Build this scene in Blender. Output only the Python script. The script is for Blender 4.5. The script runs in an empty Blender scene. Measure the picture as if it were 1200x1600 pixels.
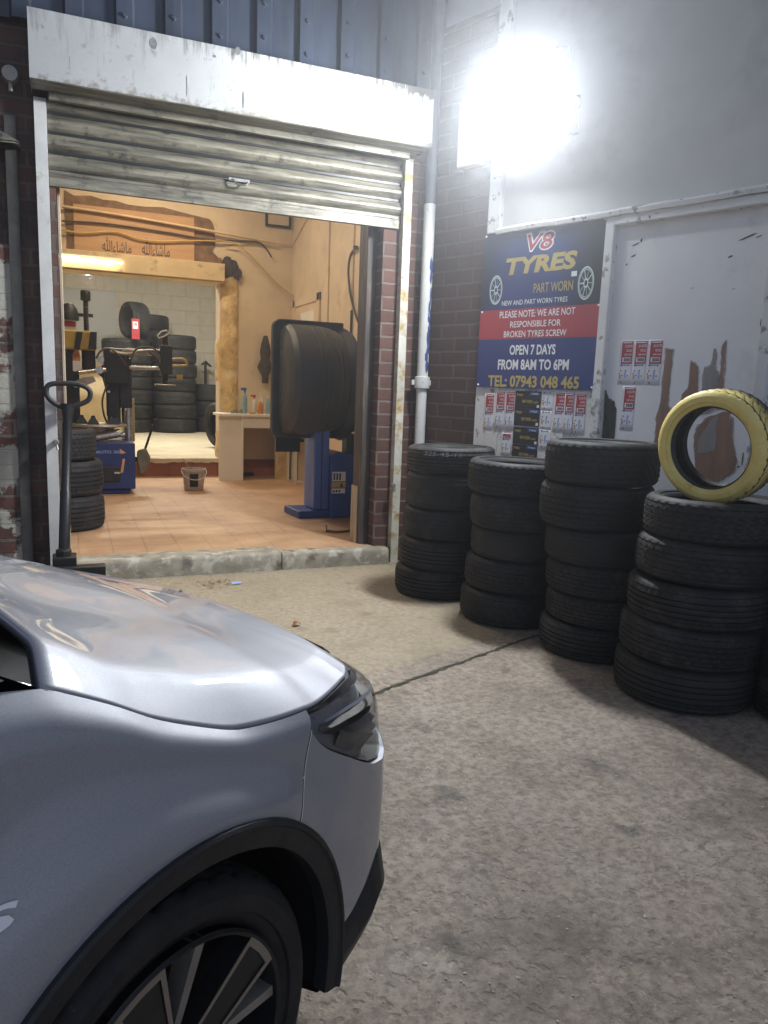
import bpy, bmesh, math, random
from mathutils import Vector, Matrix
random.seed(7)
R = math.radians
scene = bpy.context.scene
COL = scene.collection

# ------------------------------------------------------------------ camera, world, lights, exposure
F_PX, YAW, PITCH, ROLL = 1167.66, -0.396, 0.1636, 0.0372
CAM = Vector((-2.5106, -5.705, 1.45))
fwd = Vector((-math.sin(YAW) * math.cos(PITCH), math.cos(YAW) * math.cos(PITCH), -math.sin(PITCH)))
rgt = Vector((math.cos(YAW), math.sin(YAW), 0)); upv = rgt.cross(fwd)
r2 = math.cos(ROLL) * rgt + math.sin(ROLL) * upv
u2 = -math.sin(ROLL) * rgt + math.cos(ROLL) * upv
camd = bpy.data.cameras.new('camera'); cam = bpy.data.objects.new('camera', camd); COL.objects.link(cam)
cam.matrix_world = Matrix(((r2.x, u2.x, -fwd.x, CAM.x), (r2.y, u2.y, -fwd.y, CAM.y), (r2.z, u2.z, -fwd.z, CAM.z), (0, 0, 0, 1)))
camd.sensor_fit = 'VERTICAL'; camd.sensor_height = 36; camd.lens = F_PX / 1600 * 36
camd.clip_start = 0.05; camd.clip_end = 500
scene.camera = cam
world = bpy.data.worlds.new('World'); scene.world = world; world.use_nodes = True
wn = world.node_tree; bg = wn.nodes['Background']
sky = wn.nodes.new('ShaderNodeTexSky'); sky.sky_type = 'NISHITA'; sky.sun_disc = False
sky.ozone_density = 4.0; sky.dust_density = 0.5; sky.sun_elevation = R(11); sky.sun_rotation = R(150)
hs = wn.nodes.new('ShaderNodeHueSaturation'); hs.inputs['Saturation'].default_value = .28     # town glow greys the dusk
wn.links.new(sky.outputs[0], hs.inputs['Color'])
tint = wn.nodes.new('ShaderNodeMix'); tint.data_type = 'RGBA'; tint.blend_type = 'MULTIPLY'; tint.inputs[0].default_value = 1; tint.inputs[7].default_value = (.90, .95, 1.13, 1)
wn.links.new(hs.outputs[0], tint.inputs[6]); wn.links.new(tint.outputs[2], bg.inputs[0]); bg.inputs[1].default_value = 0.15
scene.view_settings.view_transform = 'Standard'; scene.view_settings.look = 'None'
scene.view_settings.gamma = 1; scene.view_settings.exposure = 0.0
cy = scene.cycles
cy.use_denoising = True; cy.max_bounces = 8; cy.diffuse_bounces = 4; cy.glossy_bounces = 4
cy.sample_clamp_indirect = 6; cy.caustics_reflective = False; cy.caustics_refractive = False
FLOOD_W, ROOM_W, BACK_W = 140, 52, 260
FLOOD_COL, WARM, NEUTRAL = (0.93, 0.97, 1.0), (1.0, 0.82, 0.60), (1.0, 0.94, 0.82)


def at(px, py, y):            # point of the vertical plane at depth y seen at a place of the photo
    v = r2 * ((px - 600) / F_PX) - u2 * ((py - 800) / F_PX) + fwd
    return CAM + v * ((y - CAM.y) / v.y)


def flat(px, py, z):          # the same on a level plane
    v = r2 * ((px - 600) / F_PX) - u2 * ((py - 800) / F_PX) + fwd
    return CAM + v * ((z - CAM.z) / v.z)


# ------------------------------------------------------------------ materials
def new_mat(name):
    m = bpy.data.materials.new(name); m.use_nodes = True
    return m, m.node_tree.nodes, m.node_tree.links, m.node_tree.nodes['Principled BSDF']


def noise(N, L, vec, scale, detail=5, rough=0.6):
    n = N.new('ShaderNodeTexNoise'); n.inputs['Scale'].default_value = scale
    n.inputs['Detail'].default_value = detail; n.inputs['Roughness'].default_value = rough
    if vec is not None: L.new(vec, n.inputs['Vector'])
    return n.outputs['Fac']


def ramp(N, L, fac, a, b):
    n = N.new('ShaderNodeMapRange'); n.inputs[1].default_value = a; n.inputs[2].default_value = b
    L.new(fac, n.inputs[0]); return n.outputs[0]


def mix(N, L, fac, a, b):
    n = N.new('ShaderNodeMix'); n.data_type = 'RGBA'
    for s, v in ((n.inputs[0], fac), (n.inputs[6], a), (n.inputs[7], b)):
        if isinstance(v, (int, float)): s.default_value = v
        elif isinstance(v, tuple): s.default_value = (*v, 1)
        else: L.new(v, s)
    return n.outputs[2]


def math_n(N, L, op, a, b=None):
    n = N.new('ShaderNodeMath'); n.operation = op
    for s, v in ((n.inputs[0], a), (n.inputs[1], b)):
        if v is None: continue
        if isinstance(v, (int, float)): s.default_value = v
        else: L.new(v, s)
    return n.outputs[0]


def bump(N, L, P, height, strength, dist=0.01, normal=None):
    b = N.new('ShaderNodeBump'); b.inputs['Strength'].default_value = strength; b.inputs['Distance'].default_value = dist
    L.new(height, b.inputs['Height'])
    if normal is not None: L.new(normal, b.inputs['Normal'])
    L.new(b.outputs[0], P.inputs['Normal']); return b.outputs[0]


def obj_co(N, stretch=None, L=None):
    t = N.new('ShaderNodeTexCoord')
    if not stretch: return t.outputs['Object']
    m = N.new('ShaderNodeMapping'); m.inputs['Scale'].default_value = stretch
    L.new(t.outputs['Object'], m.inputs['Vector']); return m.outputs[0]


def mul(c, k): return tuple(min(1, max(0, v * k)) for v in c)


def pm(name, col, rough=0.6, metal=0.0, var=0.15, vs=5, bmp=0.15, bs=60, dirt=None, dirt2=None, coat=0, spec=0.5, stretch=None):
    """plain procedural material: mottled colour, blotches of dirt (colour, lo, hi, scale), fine bump, uneven roughness"""
    m, N, L, P = new_mat(name)
    co = obj_co(N, stretch, L)
    c = mix(N, L, ramp(N, L, noise(N, L, co, vs), 0.3, 0.7), mul(col, 1 - var), mul(col, 1 + var))
    for d in (dirt, dirt2):
        if d:
            f = ramp(N, L, noise(N, L, co, d[3], 8, 0.65), d[1], d[2])
            c = mix(N, L, f, c, d[0])
    L.new(c, P.inputs['Base Color'])
    rr = ramp(N, L, noise(N, L, co, vs * 2.3), 0.2, 0.8)
    n = N.new('ShaderNodeMapRange'); L.new(rr, n.inputs[0]); n.inputs[3].default_value = max(.03, rough - .1); n.inputs[4].default_value = min(1, rough + .1)
    L.new(n.outputs[0], P.inputs['Roughness'])
    P.inputs['Metallic'].default_value = metal; P.inputs['Coat Weight'].default_value = coat
    P.inputs['Coat Roughness'].default_value = 0.06; P.inputs['Specular IOR Level'].default_value = spec
    if bmp: bump(N, L, P, noise(N, L, co, bs, 6), bmp, 0.005)
    return m


def emit(name, col, s):
    m, N, L, P = new_mat(name)
    P.inputs['Base Color'].default_value = (*col, 1); P.inputs['Emission Color'].default_value = (*col, 1)
    P.inputs['Emission Strength'].default_value = s; return m


def brick_mat(name, c1, c2, mortar, bw, bh, ms=0.012, off=0.5, horiz=False, bmp=0.6, var=0.35, rough=0.85, dirt=None, paint=None, dirt2=None):
    m, N, L, P = new_mat(name)
    co = obj_co(N)
    s = N.new('ShaderNodeSeparateXYZ'); L.new(co, s.inputs[0]); cb = N.new('ShaderNodeCombineXYZ')
    if horiz:
        L.new(s.outputs[0], cb.inputs[0]); L.new(s.outputs[1], cb.inputs[1])
    else:
        L.new(math_n(N, L, 'ADD', s.outputs[0], s.outputs[1]), cb.inputs[0]); L.new(s.outputs[2], cb.inputs[1])
    # slightly wavy joints
    wob = N.new('ShaderNodeTexNoise'); wob.inputs['Scale'].default_value = 14; L.new(co, wob.inputs['Vector'])
    vm = N.new('ShaderNodeVectorMath'); vm.operation = 'MULTIPLY_ADD'; L.new(wob.outputs['Color'], vm.inputs[0])
    vm.inputs[1].default_value = (0.008, 0.008, 0); L.new(cb.outputs[0], vm.inputs[2])
    b = N.new('ShaderNodeTexBrick'); L.new(vm.outputs[0], b.inputs['Vector'])
    b.inputs['Scale'].default_value = 1; b.inputs['Brick Width'].default_value = bw; b.inputs['Row Height'].default_value = bh
    b.inputs['Mortar Size'].default_value = ms; b.inputs['Mortar Smooth'].default_value = 0.3; b.offset = off
    b.inputs['Color1'].default_value = (*c1, 1); b.inputs['Color2'].default_value = (*c2, 1); b.inputs['Mortar'].default_value = (*mortar, 1)
    n1 = noise(N, L, co, 9, 8)
    c = mix(N, L, ramp(N, L, n1, .25, .75), b.outputs['Color'], mul(c2, 1 - var))
    mx = N.new('ShaderNodeMix'); mx.data_type = 'RGBA'; mx.inputs[0].default_value = 0.45
    L.new(b.outputs['Color'], mx.inputs[6]); L.new(c, mx.inputs[7]); c = mx.outputs[2]
    for d in (dirt, dirt2):
        if d: c = mix(N, L, ramp(N, L, noise(N, L, co, d[3], 8, .65), d[1], d[2]), c, d[0])
    if paint: c = mix(N, L, ramp(N, L, noise(N, L, co, paint[3], 8, .7), paint[1], paint[2]), c, paint[0])
    L.new(c, P.inputs['Base Color']); P.inputs['Roughness'].default_value = rough
    h = math_n(N, L, 'ADD', math_n(N, L, 'MULTIPLY', b.outputs['Fac'], -1.0), math_n(N, L, 'MULTIPLY', noise(N, L, co, 45, 6), 0.5))
    bump(N, L, P, h, bmp, 0.012); return m


M = {}
M['brick'] = brick_mat('brick red weathered', (.135, .062, .046), (.10, .046, .036), (.20, .165, .14), .30, .104, .010, dirt=((.06, .045, .04), .5, .8, 2.2))
M['brick_dark'] = brick_mat('brick sooty', (.12, .055, .042), (.085, .042, .034), (.12, .10, .085), .30, .104, .012, dirt=((.025, .022, .022), .42, .7, 2.6), dirt2=((.25, .23, .2), .66, .74, 3.3))
M['brick_white'] = brick_mat('brick painted white', (.50, .48, .42), (.42, .41, .36), (.30, .29, .26), .34, .15, .012, dirt=((.16, .14, .12), .52, .7, 5))
M['brick_deep'] = brick_mat('brick deep brown', (.085, .038, .030), (.064, .030, .025), (.115, .09, .078), .30, .104, .009, dirt=((.04, .03, .028), .5, .8, 2.2))
M['brick_left'] = brick_mat('brick patchy render', (.15, .068, .05), (.11, .05, .04), (.20, .18, .15), .30, .104, .012, dirt=((.035, .03, .028), .52, .68, 2.6), paint=((.42, .40, .34), .50, .53, 2.1))
M['block_white'] = brick_mat('block wall painted cream', (.66, .63, .54), (.62, .59, .50), (.52, .49, .41), .62, .30, .012, bmp=.35, dirt=((.42, .38, .30), .55, .85, 1.6))
M['tile'] = brick_mat('terracotta tiles', (.46, .275, .155), (.41, .24, .135), (.27, .175, .11), .25, .25, .007, off=0, horiz=True, bmp=.25, rough=.55, dirt=((.60, .40, .24), .42, .72, 1.4), dirt2=((.16, .08, .045), .64, .78, 2.1))
M['tile_riser'] = brick_mat('terracotta riser', (.40, .15, .08), (.34, .12, .06), (.22, .14, .09), .34, .34, .008, off=0, bmp=.25, rough=.6)
M['render_grey'] = pm('render grey old', (.055, .053, .052), .9, vs=6, var=.4, bmp=.5, bs=25, dirt=((.035, .032, .03), .5, .7, 5))
M['plaster'] = pm('plaster cream', (.64, .52, .36), .8, vs=2.2, var=.12, bmp=.25, bs=14, dirt=((.42, .27, .12), .58, .8, 3), dirt2=((.28, .19, .11), .70, .76, 9))
M['plaster_raw'] = pm('plaster broken ochre', (.60, .42, .18), .9, vs=5, var=.35, bmp=.9, bs=18, dirt=((.80, .66, .40), .52, .66, 6), dirt2=((.33, .16, .05), .62, .75, 11))
M['raw_brown'] = pm('bare brown render', (.20, .12, .065), .95, vs=8, var=.4, bmp=.9, bs=22)
M['ceil'] = pm('ceiling plaster', (.45, .38, .28), .9)
M['beam'] = pm('beam cream dirty', (.62, .48, .27), .7, vs=4, bmp=.4, bs=20, dirt=((.22, .13, .06), .56, .72, 5))
M['ply'] = pm('plywood board', (.50, .30, .15), .7, vs=1.5, var=.15, stretch=(1, 1, 9), bmp=.08)
M['wood_dark'] = pm('dark wood post', (.075, .058, .05), .7, vs=3, var=.45, stretch=(6, 6, .8), bmp=.3, bs=12, dirt=((.17, .13, .10), .55, .7, 3))
M['wood_pale'] = pm('pale bare wood', (.42, .34, .25), .75, vs=3, var=.3, stretch=(6, 6, 1), bmp=.2)
M['white_steel'] = pm('white painted steel worn', (.60, .60, .58), .5, vs=5, var=.12, bmp=.2, bs=30, dirt=((.30, .20, .10), .60, .72, 7), dirt2=((.10, .09, .085), .66, .74, 15))
M['rust_steel'] = pm('white painted steel rusty', (.62, .60, .52), .55, vs=5, var=.15, bmp=.25, bs=30, dirt=((.42, .27, .07), .50, .64, 9), dirt2=((.12, .10, .09), .62, .72, 17))
M['pipe_paint'] = pm('pipe white paint', (.62, .62, .59), .45, vs=6, var=.1, bmp=.2, bs=40, dirt=((.10, .10, .11), .64, .70, 22))
M['blue_paint'] = pm('old blue paint', (.03, .06, .20), .5)
M['clad'] = pm('blue grey sheet', (.042, .055, .084), .5, metal=.35, vs=1.4, var=.3, bmp=.06, bs=12, stretch=(3, 3, .5), dirt=((.06, .07, .085), .5, .75, 3))
M['render_white'] = pm('painted render pale', (.60, .60, .575), .75, vs=1.2, var=.10, bmp=.25, bs=9, dirt=((.42, .42, .41), .52, .8, 1.7), dirt2=((.25, .25, .25), .74, .78, 14))
M['white_board'] = pm('white painted board', (.80, .80, .81), .5, vs=1.6, var=.06, bmp=.10, bs=10, dirt=((.54, .54, .55), .58, .85, 2.2), dirt2=((.10, .09, .085), .745, .76, 13))
M['white_peel'] = pm('white paint peeling', (.70, .70, .69), .6, vs=3, var=.1, bmp=.5, bs=16, dirt=((.30, .28, .26), .56, .62, 9), dirt2=((.07, .065, .06), .64, .67, 12))
M['bare_ply'] = pm('bare plywood brown', (.28, .175, .125), .85, vs=3, var=.25, stretch=(5, 5, 1), bmp=.3, bs=20, dirt=((.10, .07, .055), .55, .75, 6))
M['bare_grey'] = pm('bare board grey', (.28, .26, .25), .85, vs=3, var=.2, stretch=(4, 4, 1), bmp=.3, bs=18)
M['flake_edge'] = pm('broken paint edge', (.40, .37, .34), .8, vs=40, var=.5, bmp=.5)
M['black_hole'] = pm('rotten wood dark', (.05, .042, .038), .95, vs=8, var=.5, bmp=.8, bs=30, stretch=(4, 4, 1))
M['black'] = pm('black paint', (.014, .014, .015), .42, var=.3, vs=8, bmp=.08)
M['black_plastic'] = pm('black textured plastic', (.016, .017, .019), .55, var=.2, vs=9, bmp=.25, bs=220)
M['guard'] = pm('black moulded guard', (.050, .051, .050), .52, var=.25, vs=3, bmp=.05, bs=60)
M['blue_machine'] = pm('blue enamel', (.02, .065, .26), .4, var=.15, vs=4, bmp=.06, dirt=((.02, .03, .08), .6, .8, 4))
M['blue_dark'] = pm('dark blue enamel', (.012, .028, .13), .4, var=.2, vs=4, bmp=.06, dirt=((.012, .014, .03), .58, .75, 6))
M['steel'] = pm('bright steel', (.55, .53, .50), .3, metal=.9, var=.15, vs=9)
M['steel_dull'] = pm('dull steel', (.33, .31, .28), .5, metal=.6, var=.25, vs=9)
M['desk'] = pm('desk white laminate', (.80, .77, .68), .45, var=.05, vs=3, bmp=.03)
M['yellow'] = pm('yellow stripe', (.42, .30, .06), .5, var=.25)
M['red'] = pm('red print', (.38, .035, .05), .55, var=.06, vs=8, bmp=0)
M['paper'] = pm('white paper', (.72, .73, .78), .7, var=.04, vs=9, bmp=.05)
M['ink_white'] = pm('white ink', (.78, .78, .80), .6, var=.05, bmp=0)
M['ink_black'] = pm('black ink', (.02, .02, .025), .6, var=.1, bmp=0)
M['ink_blue'] = pm('blue ink', (.03, .09, .30), .6, var=.1, bmp=0)
M['ink_pale'] = pm('pale blue ink', (.30, .42, .70), .6, var=.1, bmp=0)
M['ink_orange'] = pm('orange ink', (.60, .28, .12), .6, var=.1, bmp=0)
M['ink_yellow'] = pm('yellow print', (.50, .39, .12), .55, var=.05, bmp=0)
M['sign_blue'] = pm('sign navy', (.022, .038, .17), .4, var=.06, vs=3, bmp=.02)
M['chrome'] = pm('chrome', (.85, .86, .88), .08, metal=1, var=.02, bmp=0)
M['white_plastic'] = pm('white plastic', (.66, .65, .60), .45, var=.06)
M['bucket'] = pm('bucket plastic', (.52, .48, .42), .5, var=.15, dirt=((.25, .2, .15), .55, .7, 12))
M['cable_cream'] = pm('cream conduit', (.62, .46, .26), .5)
M['cable_dark'] = pm('dark cable', (.06, .045, .035), .6)
M['cable_yellow'] = pm('yellow hose', (.55, .36, .10), .5)
M['moss'] = pm('moss and dirt', (.045, .045, .028), 1.0, vs=20, var=.6, bmp=1, bs=60, dirt=((.11, .09, .06), .5, .62, 30))
M['curtain_floor'] = pm('concrete floor pale', (.58, .52, .38), .75, vs=2.5, var=.12, bmp=.3, bs=14, dirt=((.36, .30, .20), .56, .78, 3))
M['grey_sheet'] = pm('grey wall sheet', (.44, .46, .46), .45, vs=1.3, var=.06, bmp=.03)
M['glass_bottle'] = pm('tinted bottle', (.20, .38, .50), .2, var=.1, bmp=0, coat=.5)
M['orange_plastic'] = pm('orange plastic', (.55, .20, .04), .35, var=.1)
M['red_plastic'] = pm('red plastic', (.50, .04, .03), .35, var=.1)
M['blue_plastic'] = pm('blue plastic', (.04, .13, .38), .35, var=.1)
M['leaf'] = pm('dry leaf', (.42, .17, .06), .8, var=.3, vs=30)


def concrete_mat():
    m, N, L, P = new_mat('yard concrete exposed aggregate')
    co = obj_co(N)
    c = mix(N, L, ramp(N, L, noise(N, L, co, 1.1, 6), .32, .68), (.285, .235, .185), (.40, .337, .268))
    c = mix(N, L, math_n(N, L, 'MULTIPLY', ramp(N, L, noise(N, L, co, 26, 6, .75), .42, .60), .62), c, (.105, .085, .068))            # worn skin
    v = N.new('ShaderNodeTexVoronoi'); v.inputs['Scale'].default_value = 30; v.inputs['Randomness'].default_value = 1
    wv = N.new('ShaderNodeTexNoise'); wv.inputs['Scale'].default_value = 24; L.new(co, wv.inputs['Vector'])
    vv = N.new('ShaderNodeVectorMath'); vv.operation = 'MULTIPLY_ADD'; L.new(wv.outputs['Color'], vv.inputs[0]); vv.inputs[1].default_value = (.06, .06, .06); L.new(co, vv.inputs[2]); L.new(vv.outputs[0], v.inputs['Vector'])
    pits = ramp(N, L, v.outputs['Distance'], .22, .42)
    big = ramp(N, L, noise(N, L, co, 8, 5), .45, .62)
    c = mix(N, L, math_n(N, L, 'MULTIPLY', math_n(N, L, 'SUBTRACT', 1.0, pits), math_n(N, L, 'MULTIPLY', big, .42)), c, (.12, .10, .085))
    v2 = N.new('ShaderNodeTexVoronoi'); v2.inputs['Scale'].default_value = 44; L.new(vv.outputs[0], v2.inputs['Vector'])
    chips = math_n(N, L, 'MULTIPLY', ramp(N, L, v2.outputs['Distance'], .26, .14), .55)
    c = mix(N, L, math_n(N, L, 'MULTIPLY', chips, ramp(N, L, noise(N, L, co, 9), .46, .60)), c, (.46, .41, .34))
    c = mix(N, L, math_n(N, L, 'MULTIPLY', ramp(N, L, noise(N, L, co, 1.5, 10, .70), .50, .66), .70), c, (.095, .077, .062))  # oil and wet stains
    c = mix(N, L, math_n(N, L, 'MULTIPLY', ramp(N, L, noise(N, L, co, 4.2, 7, .6), .60, .70), .7), c, (.06, .05, .044))
    # the older yellower slab by the doorstep, beyond the joint
    s = N.new('ShaderNodeSeparateXYZ'); L.new(co, s.inputs[0])
    d = math_n(N, L, 'ADD', s.outputs[1], math_n(N, L, 'MULTIPLY', s.outputs[0], -0.33))
    d = math_n(N, L, 'ADD', d, math_n(N, L, 'MULTIPLY', noise(N, L, co, 6), .06))
    slab = ramp(N, L, d, -1.93, -1.87)
    c = mix(N, L, math_n(N, L, 'MULTIPLY', slab, .38), c, (.36, .30, .18))
    L.new(c, P.inputs['Base Color'])
    n = N.new('ShaderNodeMapRange'); L.new(noise(N, L, co, 2.6, 9, .68), n.inputs[0]); n.inputs[1].default_value = .4; n.inputs[2].default_value = .7
    n.inputs[3].default_value = .88; n.inputs[4].default_value = .6; L.new(n.outputs[0], P.inputs['Roughness'])
    h = math_n(N, L, 'ADD', math_n(N, L, 'MULTIPLY', noise(N, L, co, 55, 6, .7), 1.0), math_n(N, L, 'MULTIPLY', pits, 1.0))
    h = math_n(N, L, 'ADD', h, math_n(N, L, 'MULTIPLY', noise(N, L, co, 5, 4), 1.4))
    bump(N, L, P, h, .45, .006); return m


def step_mat():
    return pm('doorstep concrete', (.30, .27, .21), .9, vs=7, var=.3, bmp=.9, bs=22, dirt=((.46, .43, .36), .52, .60, 9), dirt2=((.12, .10, .08), .56, .68, 6))


def rubber_mat():
    m, N, L, P = new_mat('tyre rubber')
    co = obj_co(N); oi = N.new('ShaderNodeObjectInfo')
    mp = N.new('ShaderNodeVectorMath'); mp.operation = 'ADD'; L.new(co, mp.inputs[0])
    cb = N.new('ShaderNodeCombineXYZ'); L.new(math_n(N, L, 'MULTIPLY', oi.outputs['Random'], 37.0), cb.inputs[0]); L.new(cb.outputs[0], mp.inputs[1]); v = mp.outputs[0]
    c = mix(N, L, ramp(N, L, noise(N, L, v, 4, 6), .3, .7), (.010, .0105, .012), (.022, .022, .023))
    dust = math_n(N, L, 'MULTIPLY', ramp(N, L, noise(N, L, v, 7, 9, .7), .48, .74), math_n(N, L, 'ADD', .06, math_n(N, L, 'MULTIPLY', oi.outputs['Random'], .38)))
    c = mix(N, L, dust, c, (.15, .135, .115))
    sc = math_n(N, L, 'MULTIPLY', ramp(N, L, noise(N, L, v, 22, 8, .75), .64, .74), .55)
    c = mix(N, L, sc, c, (.20, .19, .18))
    L.new(c, P.inputs['Base Color'])
    P.inputs['Specular IOR Level'].default_value = .4
    n = N.new('ShaderNodeMapRange'); L.new(noise(N, L, v, 9), n.inputs[0]); n.inputs[3].default_value = .5; n.inputs[4].default_value = .85; L.new(n.outputs[0], P.inputs['Roughness'])
    bump(N, L, P, noise(N, L, v, 90, 5), .3, .003); return m


def yellow_tyre_mat():
    m, N, L, P = new_mat('tyre sprayed yellow')
    co = obj_co(N); s = N.new('ShaderNodeSeparateXYZ'); L.new(co, s.inputs[0])
    rad = N.new('ShaderNodeVectorMath'); rad.operation = 'LENGTH'; fl = N.new('ShaderNodeCombineXYZ'); L.new(s.outputs[0], fl.inputs[0]); L.new(s.outputs[1], fl.inputs[1]); L.new(fl.outputs[0], rad.inputs[0])
    # sprayed from the face side: paint thins out across the tread, none inside the carcass
    zz = math_n(N, L, 'ADD', s.outputs[2], math_n(N, L, 'MULTIPLY', noise(N, L, co, 18, 6), .07))
    f = ramp(N, L, zz, .17, .10)
    inside = math_n(N, L, 'MULTIPLY', ramp(N, L, rad.outputs['Value'], .196, .199), 1.0)
    f = math_n(N, L, 'MULTIPLY', f, inside)
    worn = ramp(N, L, noise(N, L, co, 30, 8, .7), .72, .62)
    f = math_n(N, L, 'MULTIPLY', f, worn)
    yc = mix(N, L, ramp(N, L, noise(N, L, co, 9, 6), .3, .7), (.74, .57, .13), (.88, .74, .28))
    yc = mix(N, L, ramp(N, L, noise(N, L, co, 14, 9, .7), .60, .72), yc, (.36, .28, .09))
    cut = math_n(N, L, 'MULTIPLY', math_n(N, L, 'MULTIPLY', math_n(N, L, 'LESS_THAN', rad.outputs['Value'], .2675), math_n(N, L, 'GREATER_THAN', rad.outputs['Value'], .2545)), math_n(N, L, 'GREATER_THAN', s.outputs[2], .026))
    f = math_n(N, L, 'MULTIPLY', f, math_n(N, L, 'SUBTRACT', 1.0, cut))
    c = mix(N, L, f, (.02, .02, .021), yc); L.new(c, P.inputs['Base Color']); P.inputs['Roughness'].default_value = .55
    bump(N, L, P, noise(N, L, co, 70, 5), .3, .003); return m


def shutter_mat():
    m, N, L, P = new_mat('shutter galvanised grimy')
    co = obj_co(N); st = obj_co(N, (.8, 6, 9), L)
    c = mix(N, L, ramp(N, L, noise(N, L, st, 3, 8, .65), .34, .62), (.07, .062, .05), (.27, .25, .19))
    c = mix(N, L, ramp(N, L, noise(N, L, co, 7, 9, .7), .56, .68), c, (.06, .056, .05))
    c = mix(N, L, ramp(N, L, noise(N, L, co, 40, 6, .7), .66, .72), c, (.55, .54, .50))
    L.new(c, P.inputs['Base Color']); P.inputs['Metallic'].default_value = .22; P.inputs['Roughness'].default_value = .48
    bump(N, L, P, noise(N, L, co, 35, 6), .35, .004); return m


def housing_mat():
    m, N, L, P = new_mat('shutter box white streaked')
    co = obj_co(N); st = obj_co(N, (1, 1, .12), L)
    s = N.new('ShaderNodeSeparateXYZ'); L.new(co, s.inputs[0])
    c = mix(N, L, ramp(N, L, noise(N, L, co, 2), .3, .7), (.38, .385, .385), (.47, .475, .475))
    top = ramp(N, L, s.outputs[2], -.16, .02)      # grime runs down from the top edge (z = 0 there)
    thr = math_n(N, L, 'SUBTRACT', noise(N, L, st, 26, 8, .7), math_n(N, L, 'MULTIPLY', math_n(N, L, 'SUBTRACT', 1.0, top), .20))
    cl = ramp(N, L, noise(N, L, co, 1.3, 3), .38, .62)
    f = math_n(N, L, 'MULTIPLY', ramp(N, L, thr, .40, .56), math_n(N, L, 'ADD', .25, math_n(N, L, 'MULTIPLY', cl, .75)))
    c = mix(N, L, f, c, (.11, .095, .075))
    bot = ramp(N, L, s.outputs[2], -.33, -.40)
    f2 = ramp(N, L, math_n(N, L, 'ADD', noise(N, L, co, 14, 8, .7), math_n(N, L, 'MULTIPLY', bot, .16)), .58, .70)
    c = mix(N, L, f2, c, (.26, .24, .20))
    e = ramp(N, L, s.outputs[0], .75, 1.40)      # the right end flakes along its edges
    ed = math_n(N, L, 'MAXIMUM', ramp(N, L, s.outputs[2], -.09, -.02), ramp(N, L, s.outputs[2], -.35, -.395))
    c = mix(N, L, ramp(N, L, math_n(N, L, 'ADD', noise(N, L, st, 22, 8, .7), math_n(N, L, 'MULTIPLY', math_n(N, L, 'MULTIPLY', e, ed), .36)), .66, .70), c, (.10, .095, .085))
    c = mix(N, L, ramp(N, L, noise(N, L, co, 11, 6, .7), .72, .735), c, (.16, .16, .165))
    L.new(c, P.inputs['Base Color']); P.inputs['Roughness'].default_value = .5
    bump(N, L, P, noise(N, L, co, 3, 3), .3, .01); return m


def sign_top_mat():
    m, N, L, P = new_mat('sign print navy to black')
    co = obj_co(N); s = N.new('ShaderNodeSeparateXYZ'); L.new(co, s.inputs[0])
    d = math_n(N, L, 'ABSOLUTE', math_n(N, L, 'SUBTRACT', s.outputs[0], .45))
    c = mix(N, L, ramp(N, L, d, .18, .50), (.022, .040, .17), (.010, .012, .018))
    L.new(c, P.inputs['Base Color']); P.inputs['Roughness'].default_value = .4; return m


def car_paint():
    m, N, L, P = new_mat('silver metallic car paint')
    co = obj_co(N)
    c = mix(N, L, ramp(N, L, noise(N, L, co, 420, 2), .3, .7), (.35, .36, .395), (.43, .44, .475)); L.new(c, P.inputs['Base Color'])
    dust = ramp(N, L, noise(N, L, co, 5, 8, .65), .35, .75)
    n = N.new('ShaderNodeMapRange'); L.new(dust, n.inputs[0]); n.inputs[3].default_value = .56; n.inputs[4].default_value = .64; L.new(n.outputs[0], P.inputs['Roughness'])
    P.inputs['Metallic'].default_value = .45; P.inputs['Coat Weight'].default_value = 1.0; P.inputs['Coat Roughness'].default_value = .025; P.inputs['Coat IOR'].default_value = 1.6
    return m


def glass_mat(name, tint, gloss):
    m = bpy.data.materials.new(name); m.use_nodes = True; N = m.node_tree.nodes; L = m.node_tree.links; N.clear()
    o = N.new('ShaderNodeOutputMaterial'); mx = N.new('ShaderNodeMixShader'); t = N.new('ShaderNodeBsdfTransparent'); g = N.new('ShaderNodeBsdfGlossy'); fr = N.new('ShaderNodeFresnel')
    co = N.new('ShaderNodeTexCoord'); nz = N.new('ShaderNodeTexNoise'); nz.inputs['Scale'].default_value = 6; L.new(co.outputs['Object'], nz.inputs['Vector'])
    mr = N.new('ShaderNodeMapRange'); L.new(nz.outputs['Fac'], mr.inputs[0]); mr.inputs[3].default_value = .02 if gloss > 1.3 else .22; mr.inputs[4].default_value = .07 if gloss > 1.3 else .30; L.new(mr.outputs[0], g.inputs['Roughness'])
    t.inputs['Color'].default_value = (*tint, 1); fr.inputs['IOR'].default_value = gloss
    cl = N.new('ShaderNodeMath'); cl.operation = 'MINIMUM'; cl.inputs[1].default_value = .0015 if gloss < 1.3 else .45; L.new(fr.outputs[0], cl.inputs[0]); L.new(cl.outputs[0], mx.inputs[0]); L.new(t.outputs[0], mx.inputs[1]); L.new(g.outputs[0], mx.inputs[2]); L.new(mx.outputs[0], o.inputs[0]); return m


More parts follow.
